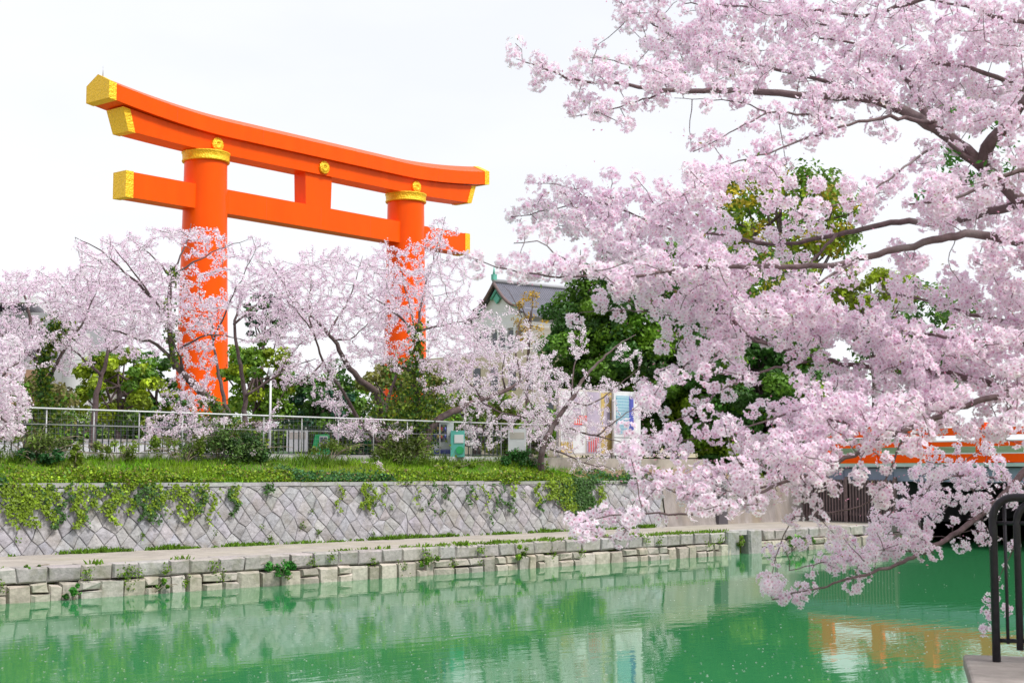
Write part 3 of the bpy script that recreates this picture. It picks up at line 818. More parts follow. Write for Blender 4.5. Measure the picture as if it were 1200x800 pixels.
bank_cherry(onY(280, 535, 36.3), 'tall cherry tree leaning left in front of the left torii pillar',
    [([(280, 538), (264, 487), (235, 458), (214, 438), (204, 425)], (0, 0), .17, .10), ([(206, 432), (199, 395), (197, 350), (202, 322)], (0, 0), .09, .06),
     ([(202, 322), (212, 300), (222, 276), (224, 262)], (0, .5), .035, .01), ([(202, 322), (225, 308), (258, 290), (290, 281)], (0, -.6), .035, .008),
     ([(198, 372), (180, 350), (150, 322), (118, 292), (88, 278)], (0, -.8), .05, .008), ([(175, 345), (150, 310), (132, 288)], (-.5, -1), .03, .008),
     ([(195, 320), (180, 300), (150, 278)], (.4, 1), .03, .006),
     ([(204, 425), (185, 402), (165, 398), (140, 388), (120, 384)], (0, .8), .06, .012), ([(268, 490), (258, 450), (250, 400), (247, 375)], (0, 1), .07, .02),
     ([(215, 440), (210, 412), (200, 395)], (0, -.8), .05, .02), ([(210, 410), (235, 392), (262, 392), (290, 400)], (0, -.8), .04, .01),
     ([(250, 400), (270, 350), (292, 310), (300, 290)], (.6, 0), .03, .008)],
    [(130, 292, 45, 18, .55), (185, 278, 40, 14, .6), (150, 320, 60, 28, .75), (222, 276, 48, 10, .7), (245, 305, 26, 26, .7), (290, 290, 28, 14, .4), (185, 345, 42, 40, .9),
     (262, 350, 32, 14, .75), (230, 362, 40, 20, 1.0), (160, 375, 50, 26, .9), (232, 440, 24, 40, .55), (205, 468, 20, 20, .5), (240, 400, 30, 24, .4), (295, 325, 25, 25, .6), (230, 395, 30, 20, .35), (218, 498, 56, 16, .9), (180, 508, 30, 8, .5)], 36.8, 1.2, LILAC,
    ivy=[([(197, 350), (204, 425)], 260, .12), ([(202, 318), (204, 330)], 90, .1), ([(240, 470), (262, 490)], 300, .15), ([(250, 500), (285, 520), (300, 535)], 1500, .28)])
bank_cherry(onY(284, 540, 37.2), 'pale slender cherry tree just right of the left torii pillar',
    [([(284, 540), (286, 495), (288, 462), (280, 420), (274, 380), (284, 345)], (0, .5), .10, .03), ([(288, 464), (315, 445), (340, 430), (370, 420)], (0, -.6), .05, .01),
     ([(274, 380), (295, 360), (318, 340), (330, 318)], (0, .6), .04, .01), ([(286, 500), (320, 492), (352, 490)], (0, -.8), .035, .01), ([(330, 435), (345, 410), (360, 395)], (-.3, .4), .03, .01)],
    [(315, 350, 40, 36, .8), (335, 322, 26, 18, .5), (345, 380, 40, 30, .8), (310, 395, 30, 14, .7), (330, 450, 14, 14, .4), (285, 530, 16, 8, .3)], 37.6, 1.3, LILAC)
bank_cherry(onY(452, 540, 36.4), 'broad cherry tree in the middle with dark forked trunks between the pillars',
    [([(452, 540), (449, 500), (447, 478), (441, 456), (420, 446), (402, 420), (393, 398), (380, 385)], (0, 0), .17, .05), ([(449, 490), (456, 462), (464, 440)], (0, .5), .09, .04),
     ([(420, 492), (400, 455), (380, 428), (372, 400), (358, 375), (335, 350)], (0, -1), .06, .012), ([(452, 530), (420, 492)], (0, -1), .08, .06), ([(385, 392), (400, 365), (412, 345), (425, 300)], (0, .8), .04, .008),
     ([(380, 385), (352, 360), (330, 330), (315, 305)], (0, .6), .045, .008), ([(392, 398), (410, 400), (425, 385), (440, 370)], (0, -.8), .035, .008), ([(378, 425), (360, 445), (335, 455)], (-.8, -1.2), .03, .008),
     ([(365, 388), (362, 350), (366, 310)], (-.5, .4), .03, .006)],
    [(395, 335, 68, 36, .8), (420, 298, 36, 16, .5), (352, 330, 34, 26, .75), (312, 302, 14, 10, .4), (392, 372, 70, 26, .95), (430, 410, 36, 18, .7), (360, 430, 38, 18, .8), (450, 350, 36, 34, .85),
     (385, 465, 22, 16, .7), (415, 500, 32, 12, 1.0), (440, 505, 60, 12, .8), (300, 500, 30, 8, .5), (435, 548, 20, 14, .9), (438, 560, 16, 9, .9), (450, 310, 24, 18, .6), (375, 300, 26, 14, .4)], 37.0, 1.4, LILAC,
    ivy=[([(440, 470), (460, 520), (455, 540)], 1100, .3)])
bank_cherry(onY(486, 540, 36.2), 'ivy clad cherry tree standing in front of the right torii pillar',
    [([(486, 540), (490, 500), (488, 450), (490, 415), (489, 390)], (0, 0), .15, .08), ([(489, 390), (470, 372), (448, 355), (425, 342)], (0, -.5), .05, .008), ([(489, 390), (493, 355), (506, 310), (516, 275), (522, 254)], (0, .6), .045, .008),
     ([(489, 388), (515, 382), (545, 376), (565, 370)], (0, -.6), .045, .008), ([(488, 440), (470, 430), (455, 420)], (0, .6), .05, .01), ([(489, 400), (478, 350), (470, 315), (462, 296)], (0, .4), .035, .006),
     ([(490, 470), (520, 450), (545, 440)], (0, .8), .05, .01)],
    [(500, 300, 34, 26, .55), (520, 272, 20, 18, .7), (474, 330, 34, 36, .75), (520, 335, 34, 32, .75), (545, 295, 20, 8, .25), (495, 375, 52, 20, .6), (455, 290, 16, 12, .4), (545, 372, 36, 26, .8), (540, 410, 40, 30, .95), (520, 440, 38, 22, .6), (462, 405, 34, 16, .6), (470, 425, 30, 14, .35)], 36.8, 1.3, LILAC,
    ivy=[([(489, 385), (489, 420)], 420, .13), ([(488, 420), (490, 480)], 900, .24), ([(478, 470), (490, 530)], 1900, .36), ([(500, 478), (525, 470)], 200, .1)])
bank_cherry(onY(500, 545, 35.8), 'cherry tree with one heavy limb slanting right in front of the museum',
    [([(492, 545), (505, 495), (530, 482), (565, 468), (598, 456), (618, 440)], (0, -.4), .16, .05), ([(610, 446), (606, 420), (602, 400), (612, 372)], (0, .5), .045, .01), ([(618, 440), (642, 432), (645, 412)], (0, .3), .04, .01),
     ([(592, 456), (588, 435), (592, 415)], (0, -.5), .04, .01), ([(565, 468), (545, 440), (520, 425)], (0, .8), .04, .01), ([(612, 372), (600, 345), (590, 335)], (0, .3), .015, .006), ([(560, 470), (590, 485), (630, 490)], (0, -.6), .04, .01)],
    [(572, 430, 52, 30, .9), (612, 410, 40, 22, .7), (560, 392, 40, 16, .4), (535, 350, 14, 18, .35), (600, 375, 24, 20, .12), (590, 475, 52, 16, .9), (640, 450, 30, 26, .8), (565, 505, 36, 7, .9), (540, 460, 30, 16, .8), (620, 500, 36, 16, .9), (560, 520, 34, 6, .7)], 36.4, 1.3, WHT)
bank_cherry(onY(640, 572, 33.9), 'twiggy low cherry in front of the poster boards spilling over the wall',
    [([(640, 572), (632, 548), (636, 520), (650, 495), (668, 470), (684, 445), (700, 425), (722, 405), (745, 392)], (0, -.6), .12, .012), ([(650, 495), (672, 505), (705, 512), (742, 520)], (0, -.8), .05, .01), ([(645, 500), (625, 480), (612, 455)], (0, .6), .05, .01),
     ([(636, 525), (660, 530), (690, 545), (722, 548)], (0, -1.0), .04, .008), ([(668, 470), (690, 478), (720, 455), (748, 432)], (0, -.5), .035, .008), ([(670, 465), (672, 430), (684, 395)], (0, .5), .035, .008), ([(700, 510), (725, 490), (757, 470)], (-.6, -1), .03, .006)],
    [(655, 470, 34, 30, .55), (680, 405, 14, 30, .55), (732, 412, 22, 12, .5), (715, 450, 36, 9, .8), (690, 485, 36, 30, .8), (650, 515, 36, 18, .8), (690, 548, 46, 8, .7), (755, 470, 20, 26, .5), (770, 520, 26, 16, .6), (730, 530, 36, 10, .6), (640, 440, 22, 22, .4)], 34.6, .8, WHT, ivy=[([(635, 548), (640, 575)], 260, .15)])

# ------------------------------------------------------------------ fences along the bank
def fence_z(X): return ZG + .08 + float(tz(X)) * 1.0
fe = empty('mesh_fence', (16, YF, ZG)); off = np.array([16, YF, ZG])
tag(fe, 'pale steel mesh fence with white top rail along the grassy bank', 'fence')
X0, X1 = 8.0, 33.5
zt = lambda X: onY(64, 478.5, YF)[2] - .017 * (X - 16.0) * .45
for nm, dz, r_ in (('top_rail', 0, .024), ('mid_rail', -.42, .010), ('bottom_rail', -1.12, .012)):
    mb = MB(); mb.tube([(X0, YF, zt(X0) + dz), (X1, YF, zt(X1) + dz)], r_, 6); reloc(mb, off).build(nm, M['white' if nm == 'top_rail' else 'metal'], fe)
X = X0
while X < X1 + .1:
    mb = MB(); mb.tube([(X, YF + .03, ZG - .2), (X, YF + .03, zt(X))], .02, 6); reloc(mb, off).build('post', M['metal'], fe); X += 1.32
mb = MB()
for X in np.arange(X0, X1, .16): mb.tube([(X, YF, zt(X) - 1.12), (X, YF, zt(X))], .0018, 3, cap=False)
for q in range(1, 9): mb.tube([(X0, YF, zt(X0) - .13 * q), (X1, YF, zt(X1) - .13 * q)], .0016, 3, cap=False)
reloc(mb, off).build('wire_mesh', M['metal'], fe)
mb = MB()
x = X0
while x < X1: mb.box(x + .01, x + 1.9, YF - .12, YF + .12, ZG - .1 + float(tz(x)), ZG + .14 + float(tz(x)), scol(.5)); x += 1.91
reloc(mb, off).build('concrete_kerb', M['block'], fe)
pf = empty('picket_fence', (16, 38.4, ZG)); off = np.array([16, 38.4, ZG])
tag(pf, 'dark steel picket fence standing behind the mesh fence', 'fence')
mb = MB()
for X in np.arange(4, 34, .19): mb.box(X, X + .03, 38.38, 38.41, ZG, ZG + 1.05)
reloc(mb, off).build('pickets', M['darkfence'], pf)
mb = MB(); mb.box(4, 34, 38.36, 38.375, ZG + .9, ZG + .95); mb.box(4, 34, 38.36, 38.375, ZG + .12, ZG + .17); reloc(mb, off).build('rail', M['darkfence'], pf)

# ------------------------------------------------------------------ vehicles and small things behind the fence
def wheel(parent, x, y, r):
    mb = MB(); n = 18
    for yy, rr in ((-.11, r), (.11, r)): pass
    V = [(x + rr * math.cos(i * 2 * math.pi / n), y + yy, r + rr * math.sin(i * 2 * math.pi / n)) for yy, rr in ((-.11, r * .6), (-.11, r), (.11, r), (.11, r * .6)) for i in range(n)]
    mb.add(V, [(q * n + i, q * n + (i + 1) % n, (q + 1) * n + (i + 1) % n, (q + 1) * n + i) for q in range(3) for i in range(n)], smooth=True)
    mb.f.append(np.array([list(range(n))])); mb.m.append(1); mb.sm.append(False)
    mb.f.append(np.array([list(range(3 * n, 4 * n))[::-1]])); mb.m.append(1); mb.sm.append(False)
    return mb.build('wheel', [M['tyre'], M['metal']], parent)
def van(name, label, pos, rz, prof_, glass, W_=.85, stripe=None, cat='van', whl=(.9, 3.6), r=.32, bodym='white'):
    root = empty(name, pos, rz); tag(root, label, cat)
    mb = MB(); mb.prism(prof_, -W_, W_); body = mb.build('body', M[bodym], root)
    bv = body.modifiers.new('bevel', 'BEVEL'); bv.width = .06; bv.segments = 2; bv.limit_method = 'ANGLE'
    for g_ in glass:
        for sg in (-1, 1):
            mb = MB(); mb.prism(g_, sg * (W_ - .02), sg * (W_ + .012)); mb.build('window', M['glass'], root)
    if stripe:
        mb = MB(); mb.box(stripe[0], stripe[1], -W_ - .015, W_ + .015, stripe[2], stripe[3]); mb.build('stripe', M['blue'], root)
    for x in whl:
        for sg in (-1, 1): wheel(root, x, sg * (W_ - .08), r)
    return root
for u0_, u1_, lb in ((-40, 24, 'low white wall behind the pickets at the left frame edge'), (98, 246, 'low white wall behind the pickets below the left torii pillar')):
    a = at(u0_, 536, 52); b = at(u1_, 536, 52); L_ = np.linalg.norm(b - a); rt = empty('low_wall', (a[0], a[1], ZG + .02), PHI - math.pi / 2); tag(rt, lb, 'low wall')
    mb = MB(); mb.box(0, L_, 0, .2, 0, .62); mb.build('panel', M['white'], rt)
    mb = MB(); mb.box(-.02, L_ + .02, -.04, .24, .622, .70); mb.build('cap', M['concrete'], rt)
# bus on the bridge
bp = [(0, .35), (0, 2.9), (.15, 3.0), (8.8, 3.0), (9.0, 2.8), (9.0, .35)]
bgl = [[(.5, 1.5), (.5, 2.5), (8.5, 2.5), (8.5, 1.5)]]
# tapered green booth, vending machines, white board
p_ = at(376, 536, 46); rt = empty('booth', (p_[0], p_[1], ZG + .06), PHI - math.pi / 2); tag(rt, 'green tapered booth with a white framed window behind the mesh fence', 'booth')
mb = MB(); mb.prism([(-.32, 0), (.28, 0), (.24, .72), (-.16, .72)], -.2, .25); mb.build('body', M['green'], rt)
mb = MB(); mb.box(-.02, .24, -.225, -.2, .34, .66); mb.build('window_frame', M['white'], rt)
mb = MB(); mb.box(.0, .10, -.235, -.22, .37, .63); mb.box(.12, .22, -.235, -.22, .37, .63); mb.build('window', M['glass'], rt)
mb = MB(); mb.box(-.22, -.1, -.22, -.2, .05, .3); mb.build('panel', M['white'], rt)
p_ = at(513, 535, 47); rt = empty('vending_machine', (p_[0], p_[1], ZG + .06), PHI - math.pi / 2); tag(rt, 'white vending machine behind the fence, left of the teal one', 'vending machine')
mb = MB(); mb.box(-.5, .5, 0, .6, 0, 1.15); b_ = mb.build('cabinet', M['white'], rt)
mb = MB(); mb.box(-.42, .3, -.02, 0, .5, 1.05); mb.build('window', M['glass'], rt)
for i in range(12):
    mb = MB(); x_, z_ = -.36 + (i % 6) * .12, .6 + .24 * (i // 6); mb.tube([(x_, -.04, z_), (x_, -.04, z_ + .14)], .035, 6); mb.build('can', M[('yellow', 'red', 'blue')[i % 3]], rt)
mb = MB(); mb.box(-.4, .4, -.02, 0, .1, .25); mb.build('tray', M['blue'], rt)
p_ = at(536, 535, 46.5); rt = empty('vending_machine', (p_[0], p_[1], ZG + .06), PHI - math.pi / 2); tag(rt, 'narrow teal vending machine with a bright green mark behind the fence', 'vending machine')
mb = MB(); mb.box(-.22, .22, 0, .5, 0, .85); mb.build('cabinet', M['teal'], rt)
mb = MB(); mb.box(-.1, .2, -.02, 0, .45, .72); mb.build('window', M['white'], rt); mb = MB(); mb.tube([(.08, -.03, .22), (.08, 0, .22)], .13, 12); mb.build('round_mark', M['green'], rt)
for (u, v, wd, ht, lb) in ((606, 533, .6, .75, 'plain white board behind the fence near its right end'), (348, 533, .7, .75, 'white board behind the fence just left of the green booth'), (470, 533, .8, .8, 'pale board behind the ivy clad trunk')):
    p_ = at(u, v, 48); rt = empty('notice_board', (p_[0], p_[1], ZG), PHI - math.pi / 2); tag(rt, lb, 'notice board', 'white boards behind the fence')
    mb = MB(); mb.box(-wd / 2, wd / 2, -.03, .03, .25, .25 + ht); mb.build('panel', M['white'], rt)
    mb = MB(); mb.box(-wd / 2 + .06, wd / 2 - .06, -.04, -.03, .25 + ht * .55, .25 + ht * .85); mb.build('notice', M['paper'], rt)
    for sg in (-1, 1): mb = MB(); mb.tube([(sg * wd * .4, .05, 0), (sg * wd * .4, .05, .3 + ht)], .03, 6); mb.build('leg', M['metal'], rt)
# street lamp
p_ = at(316, 534, 52); lh = (534 - 427) / F * 52
sl_ = empty('street_lamp', (p_[0], p_[1], ZG)); tag(sl_, 'thin white street lamp in front of the bright green trees', 'street lamp')
mb = MB(); mb.tube([(0, 0, 0), (0, 0, lh - .35)], [.05, .035], 8); mb.build('pole', M['white'], sl_)
mb = MB(); mb.lathe([(.03, lh - .30), (.07, lh - .26), (.09, lh - .06), (.03, lh)], 14); mb.build('lamp_head', M['white'], sl_)

# ------------------------------------------------------------------ poster boards above the wall
def board(name, label, u0, u1, v0, v1, Y, fn, mainm='paper'):
    a = onY(u0, v1, Y); b = onY(u1, v1, Y); c = onY(u0, v0, Y); W_ = b[0] - a[0]; Hh = c[2] - a[2]
    rt = empty(name, (a[0], Y, ZG - .4)); tag(rt, label, 'poster board')
    z0 = a[2] - (ZG - .4)
    mb = MB(); mb.box(0, W_, 0, .08, z0, z0 + Hh); mb.build('panel', M[mainm], rt)
    for q in (.08, W_ - .08): mb = MB(); mb.box(q - .05, q + .05, .08, .16, 0, z0 + Hh); mb.build('post', M['metal'], rt)
    fn(rt, W_, Hh, z0)
def rect(rt, nm, m_, W_, Hh, z0, x0, x1, y0, y1, d=.02):
    mb = MB(); mb.box(x0 * W_, x1 * W_, -d, -.001, z0 + Hh * y0, z0 + Hh * y1); return mb.build(nm, M[m_], rt)
def art1(rt, W_, Hh, z0):
    rect(rt, 'poster', 'white', W_, Hh, z0, .03, .47, .03, .97, .012)
    rect(rt, 'poster', 'lilac', W_, Hh, z0, .50, .74, .03, .97, .012)
    rect(rt, 'poster', 'yellow', W_, Hh, z0, .77, .98, .03, .97, .012)
    rect(rt, 'red_block', 'red', W_, Hh, z0, .26, .50, .46, .60, .03)
    rect(rt, 'yellow_block', 'yellow', W_, Hh, z0, .03, .24, .04, .20, .03)
    for cx_, cz_, s_ in ((.32, .84, .16), (.87, .86, .13)):
        mb = MB(); n = 16; mb.add([(cx_ * W_ + s_ * math.cos(i * 2 * math.pi / n), -.024, z0 + cz_ * Hh + s_ * 1.15 * math.sin(i * 2 * math.pi / n)) for i in range(n)], [tuple(range(n))[::-1]])
        mb.add([(cx_ * W_ - s_ * 1.6, -.022, z0 + (cz_ - .42) * Hh), (cx_ * W_ + s_ * 1.6, -.022, z0 + (cz_ - .42) * Hh), (cx_ * W_ + s_ * 1.1, -.022, z0 + (cz_ - .12) * Hh), (cx_ * W_ - s_ * 1.1, -.022, z0 + (cz_ - .12) * Hh)], [(0, 1, 2, 3)])
        mb.build('printed_figure', M['lilac'], rt)
    rect(rt, 'printed_column', 'marks', W_, Hh, z0, .06, .24, .24, .56, .028)
    mb = MB()
    for k, (x0_, x1_, y0_, y1_) in enumerate(((.29, .31, .48, .57), (.29, .35, .56, .575), (.335, .35, .48, .57), (.37, .385, .48, .575), (.39, .44, .52, .535), (.40, .415, .48, .575), (.45, .465, .49, .575))):
        mb.box(x0_ * W_, x1_ * W_, -.036, -.031, z0 + y0_ * Hh, z0 + y1_ * Hh)
    mb.build('white_characters', M['white'], rt)
    mb = MB()
    for k in range(5): mb.box((.53 + k * .042) * W_, (.545 + k * .042) * W_, -.03, -.0125, z0 + .05 * Hh, z0 + .28 * Hh)
    mb.build('pink_print', M['red'], rt)
def art2(rt, W_, Hh, z0):
    rect(rt, 'blue_poster', 'blueposter', W_, Hh, z0, .07, .55, .33, .93, .02)
    rect(rt, 'purple_strip', 'blue', W_, Hh, z0, .55, .72, .33, .93, .02)
    rect(rt, 'frame_line', 'metal', W_, Hh, z0, .0, 1, .27, .285, .01)
    rect(rt, 'frame_line', 'metal', W_, Hh, z0, .0, 1, .12, .13, .01)
board('poster_board', 'wide pale poster board with figures and a red block behind the blossoms', 655, 719, 455, 533, 36.5, art1)
board('poster_board', 'white board carrying a blue poster, right of the wide pale one', 720, 751, 458, 533, 36.2, art2, 'white')
a = onY(664, 553, 34.9); b = onY(740, 553, 34.9); c = onY(664, 536, 34.9)
mb = MB(); mb.prism([(a[0] - 1.2, a[2] - .3), (b[0] + 4, a[2] - .3), (b[0] + 4, c[2] - .05), (a[0] - 1.2, c[2])], 34.9, 37.0)
tag(mb.build('concrete_plinth', M['path']), 'beige concrete plinth below the poster boards on top of the wall', 'plinth')
mb = MB(); rr_ = rng.uniform(-.02, .02, 60)
xx = np.linspace(a[0] - .5, b[0] + 5, 30)
V = [(x, y, z + rng.normal(0, .02) + float(tz(x))) for y, z in ((YW + .3, ZC + .03), (34.2, ZC + .26), (34.95, ZC + .38)) for x in xx]
mb.add(V, [(j * 30 + i, j * 30 + i + 1, (j + 1) * 30 + i + 1, (j + 1) * 30 + i) for j in range(2) for i in range(29)])
M['litter'] = mat('leaf_litter', (.26, .19, .13), .95, .1, var=.45, vscale=14, bump=.02, bscale=30)
tag(mb.build('soil_strip', M['litter']), kind='structure')

# ------------------------------------------------------------------ vermilion bridge
bz0 = 2.72
br = empty('bridge', (XB, 17, 0)); tag(br, 'vermilion railed road bridge with blue grey girder crossing the canal at right', 'bridge')
off = np.array([XB, 17, 0])
BY0, BY1 = 2.0, 34.0
def camber(y): return .10 * math.cos((y - 17) / 17 * 1.4)
def strip(name, x0, x1, zb_, zt_, m_, n=24, y0=BY0, y1=BY1, seams=False):
    mb = MB(); V = []
    for y in np.linspace(y0, y1, n): c_ = camber(y); V += [(x0, y, zb_(y) + c_), (x1, y, zb_(y) + c_), (x1, y, zt_(y) + c_), (x0, y, zt_(y) + c_)]
    mb.add(V, [(i * 4 + j, i * 4 + (j + 1) % 4, (i + 1) * 4 + (j + 1) % 4, (i + 1) * 4 + j) for i in range(n - 1) for j in range(4)])
    mb.f.append(np.array([(0, 1, 2, 3)])); mb.m.append(0); mb.sm.append(False)
    mb.f.append(np.array([((n - 1) * 4 + 3, (n - 1) * 4 + 2, (n - 1) * 4 + 1, (n - 1) * 4)])); mb.m.append(0); mb.sm.append(False)
    return reloc(mb, off).build(name, M[m_], br)
strip('deck', XB + .2, XB + 18, lambda y: bz0 - .25, lambda y: bz0 + .02, 'asphalt')
strip('deck_edge', XB - .25, XB + .35, lambda y: bz0 - .07, lambda y: bz0 + .05, 'girder_top')
strip('girder', XB, XB + .3, lambda y: bz0 - .52 - .12 * math.cos((y - 17) / 17 * 1.5), lambda y: bz0 - .125, 'girder')
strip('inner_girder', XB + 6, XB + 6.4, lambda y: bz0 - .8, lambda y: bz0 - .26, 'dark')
src = None
for y in np.arange(3, 33.5, 1.05):
    if src is None: mb = MB(); mb.box(-.05, -.003, 0, .05, bz0 - .50, bz0 - .16); src = mb.build('girder_rib', M['girder'], br); o = src
    else: o = src.copy(); COL.objects.link(o); o.parent = br
    o.location = (0, y - 17, 0)
# railing
rl = empty('railing', (0, 0, 0)); rl.parent = br; 
def rstrip(name, zb_, zt_, w_, m_='vermilion', y0=3.0, y1=33.0):
    mb = MB(); V = []; n = 20
    for y in np.linspace(y0, y1, n): c_ = camber(y); V += [(XB - .02 - w_, y, zb_ + c_), (XB - .02 + w_, y, zb_ + c_), (XB - .02 + w_, y, zt_ + c_), (XB - .02 - w_, y, zt_ + c_)]
    mb.add(V, [(i * 4 + j, i * 4 + (j + 1) % 4, (i + 1) * 4 + (j + 1) % 4, (i + 1) * 4 + j) for i in range(n - 1) for j in range(4)])
    o = reloc(mb, off).build(name, M[m_], rl); return o
rstrip('bottom_rail', bz0 + .07, bz0 + .36, .07)
rstrip('rail_highlight', bz0 + .362, bz0 + .40, .075, 'white')  # bright highlight along the rail top, put in as a white strip
rstrip('middle_rail', bz0 + .62, bz0 + .78, .06)
rstrip('rail_highlight', bz0 + .782, bz0 + .82, .065, 'white')  # same painted highlight on the middle rail
rstrip('top_rail', bz0 + 1.0, bz0 + 1.26, .09)
src = None
for y in np.arange(4.2, 33, 2.15):
    if src is None:
        mb = MB(); mb.box(-.17, .17, -.17, .17, 0, 1.3); mb.box(-.2, .2, -.2, .2, 1.3, 1.36)
        src = mb.build('post', M['vermilion'], rl); o = src
    else: o = src.copy(); COL.objects.link(o); o.parent = rl
    o.location = (-.02, y - 17, bz0 + .06 + camber(y))
rl2 = copy_tree(rl, br); rl2.location = (18.4, 0, 0)
# abutments and pier
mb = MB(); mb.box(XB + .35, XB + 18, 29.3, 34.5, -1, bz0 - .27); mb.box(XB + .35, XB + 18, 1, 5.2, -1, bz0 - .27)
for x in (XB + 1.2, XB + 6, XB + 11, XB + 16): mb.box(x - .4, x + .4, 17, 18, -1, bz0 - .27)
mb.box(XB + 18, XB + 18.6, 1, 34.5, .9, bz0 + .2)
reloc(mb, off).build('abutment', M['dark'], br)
van('city_bus', 'white bus with a blue stripe crossing the bridge behind the blossoms', (XB + 4.2, 12.5, bz0 + .05), math.pi / 2, bp, bgl, W_=1.2, stripe=(.1, 8.9, .95, 1.1), cat='bus', whl=(1.8, 7.0), r=.45)

# slatted gate closing the promenade at the bridge
sg2 = empty('slatted_gate', (XB - .2, 31, ZP)); tag(sg2, 'brown slatted gate closing the promenade below the bridge', 'gate')
mb = MB()
for y in np.arange(-1.9, 2.2, .13): mb.box(-.03, .03, y, y + .05, .02, 1.55)
mb.build('slats', M['slat'], sg2)
mb = MB(); mb.box(.035, .09, -1.95, 2.2, .25, .33); mb.box(.035, .09, -1.95, 2.2, 1.35, 1.43); mb.build('frame', M['slat'], sg2)
for y in (-1.95, .1, 2.15): mb = MB(); mb.box(-.06, .06, y - .05, y + .05, 0, 1.65); mb.build('post', M['slat'], sg2)

# ------------------------------------------------------------------ grass, ivy and weeds of the bank
mb = MB(); n = 60000
X = rng.uniform(2, 45, n); Yy = rng.uniform(YW + .15, YF + 1.2, n)
def bz(X, Y): return np.interp(Y, [YW + .25, YW + .6, YF - .2, YF + .3, 60], [ZC - .02, ZC + .02, ZG - .02, ZG, ZG + .05]) + tz(X)
keep = ~((X > 36.4) & (Yy < 36)); X, Yy = X[keep], Yy[keep]; n = len(X)
B = np.stack([X, Yy, bz(X, Yy) - .02], 1)
hgt = rng.uniform(.07, .2, (n, 1)) * (1 + .5 * np.sin(X * .9 + Yy)[:, None] * .5); ang = rng.uniform(0, 2 * math.pi, n)
sd_ = np.stack([np.cos(ang), np.sin(ang), np.zeros(n)], 1) * .012
tip = np.stack([rng.normal(0, .35, n), rng.normal(0, .35, n), np.ones(n)], 1) * hgt
mix = (.5 + .5 * np.sin(X * 1.3 + 2 * np.sin(X * .37)) * np.cos(Yy * 1.9))[:, None]
gc = np.array([[.14, .40, .01]]) * mix + np.array([[.24, .38, .015]]) * (1 - mix)
gc = np.clip(gc * np.exp(rng.normal(0, .25, (n, 1))), 0, .8)
mb.add(np.stack([B - sd_, B + sd_, B + tip], 1).reshape(-1, 3), np.arange(n)[:, None] * 3 + np.arange(3)[None], np.repeat(gc, 3, 0))
tag(mb.build('grass', M['grass']), 'fresh green grass covering the bank above the wall', 'grass', kind='stuff')
mb = MB()
n = 62000; X = rng.uniform(2, 36.8, n)
d_ = rng.beta(1.0, 1.7, n); Yy = YW + .16 - .30 * np.clip(np.sin(X * 1.1 + 2 * np.sin(X * .43)) - .1, 0, 1) + d_ * 1.2
blueish = (np.sin(X * .55 + 1.2) > .6)
keep = rng.random(n) < (.52 + .40 * np.sin(X * 1.7 + np.sin(X * .7) * 2 + Yy * 3)); X, Yy, blueish = X[keep], Yy[keep], blueish[keep]; n = len(X)
C = np.stack([X, Yy, bz(X, np.maximum(Yy, YW + .3)) + .06 + rng.uniform(0, 1, n) ** 1.5 * (.16 + .12 * np.sin(X * 2.3 + 1.7 * np.sin(X * .9))) - .12 * (Yy < YW + .02)], 1)
ci = np.where(blueish[:, None], [[.06, .17, .06]], [[.23, .34, .02]]); ci = np.where(rng.random((n, 1)) < .10, [[.26, .19, .08]], ci); ci = np.where(rng.random((n, 1)) < .25, [[.10, .22, .02]], ci)
leaves(mb, C, .078, up=.8, col=ci, cvar=.35, shape=.8)
# hanging strands: (u, top v, bottom v, leaves, width)
strands = [(15, 568, 600, 240, .28), (30, 568, 618, 300, .3), (48, 568, 596, 140, .16), (62, 568, 612, 260, .12), (72, 590, 620, 100, .1), (95, 570, 618, 260, .12), (112, 568, 600, 120, .1), (130, 570, 600, 140, .12), (137, 570, 616, 160, .1), (152, 568, 600, 110, .08), (165, 570, 610, 130, .08),
           (180, 570, 612, 200, .2), (192, 568, 596, 160, .12), (212, 568, 610, 160, .08), (222, 568, 612, 190, .12), (236, 568, 600, 120, .12), (272, 568, 604, 140, .06), (275, 568, 590, 60, .05), (430, 566, 596, 180, .08), (438, 566, 602, 150, .06), (552, 566, 592, 70, .06), (590, 566, 592, 60, .04), (598, 585, 598, 60, .08), (630, 566, 592, 160, .05), (634, 585, 600, 60, .04),
           (650, 562, 585, 420, .28), (665, 560, 598, 900, .3), (680, 560, 602, 1000, .3), (692, 562, 596, 520, .22), (672, 560, 590, 500, .5), (706, 568, 590, 160, .12), (674, 600, 620, 60, .05)]
for _ in range(46):
    u_ = rng.choice([rng.uniform(0, 260), rng.uniform(260, 640), rng.uniform(0, 260)]); strands.append((u_, 567, 567 + rng.uniform(8, 52), int(rng.uniform(14, 80)), rng.uniform(.03, .07)))
for u, v0, v1, k, wd in strands:
    pa = onY(u, v0, YW - .1); pb = onY(u + rng.uniform(-4, 6), v1, YW - .3)
    s = rng.uniform(0, 1, k) ** .9
    C = pa + (pb - pa) * s[:, None]; C[:, 0] += rng.normal(0, wd * .55, k) + .12 * np.sin(s * 9 + u); C[:, 2] += rng.normal(0, .03, k)
    C[:, 1] = YW + (C[:, 2] - ZP) * .16 - .2 - .1 - rng.uniform(0, .07, k)
    leaves(mb, C, .075, N=np.tile([0, -1.2, .3], (k, 1)), up=.1, col=(.20, .30, .02) if rng.random() < .7 else (.06, .14, .03), cvar=.3, shape=.85)
tag(mb.build('ivy_cover', M['leaf']), 'yellow green ivy spilling over the coping and hanging down the stone wall', 'ivy', kind='stuff')
mb = MB()
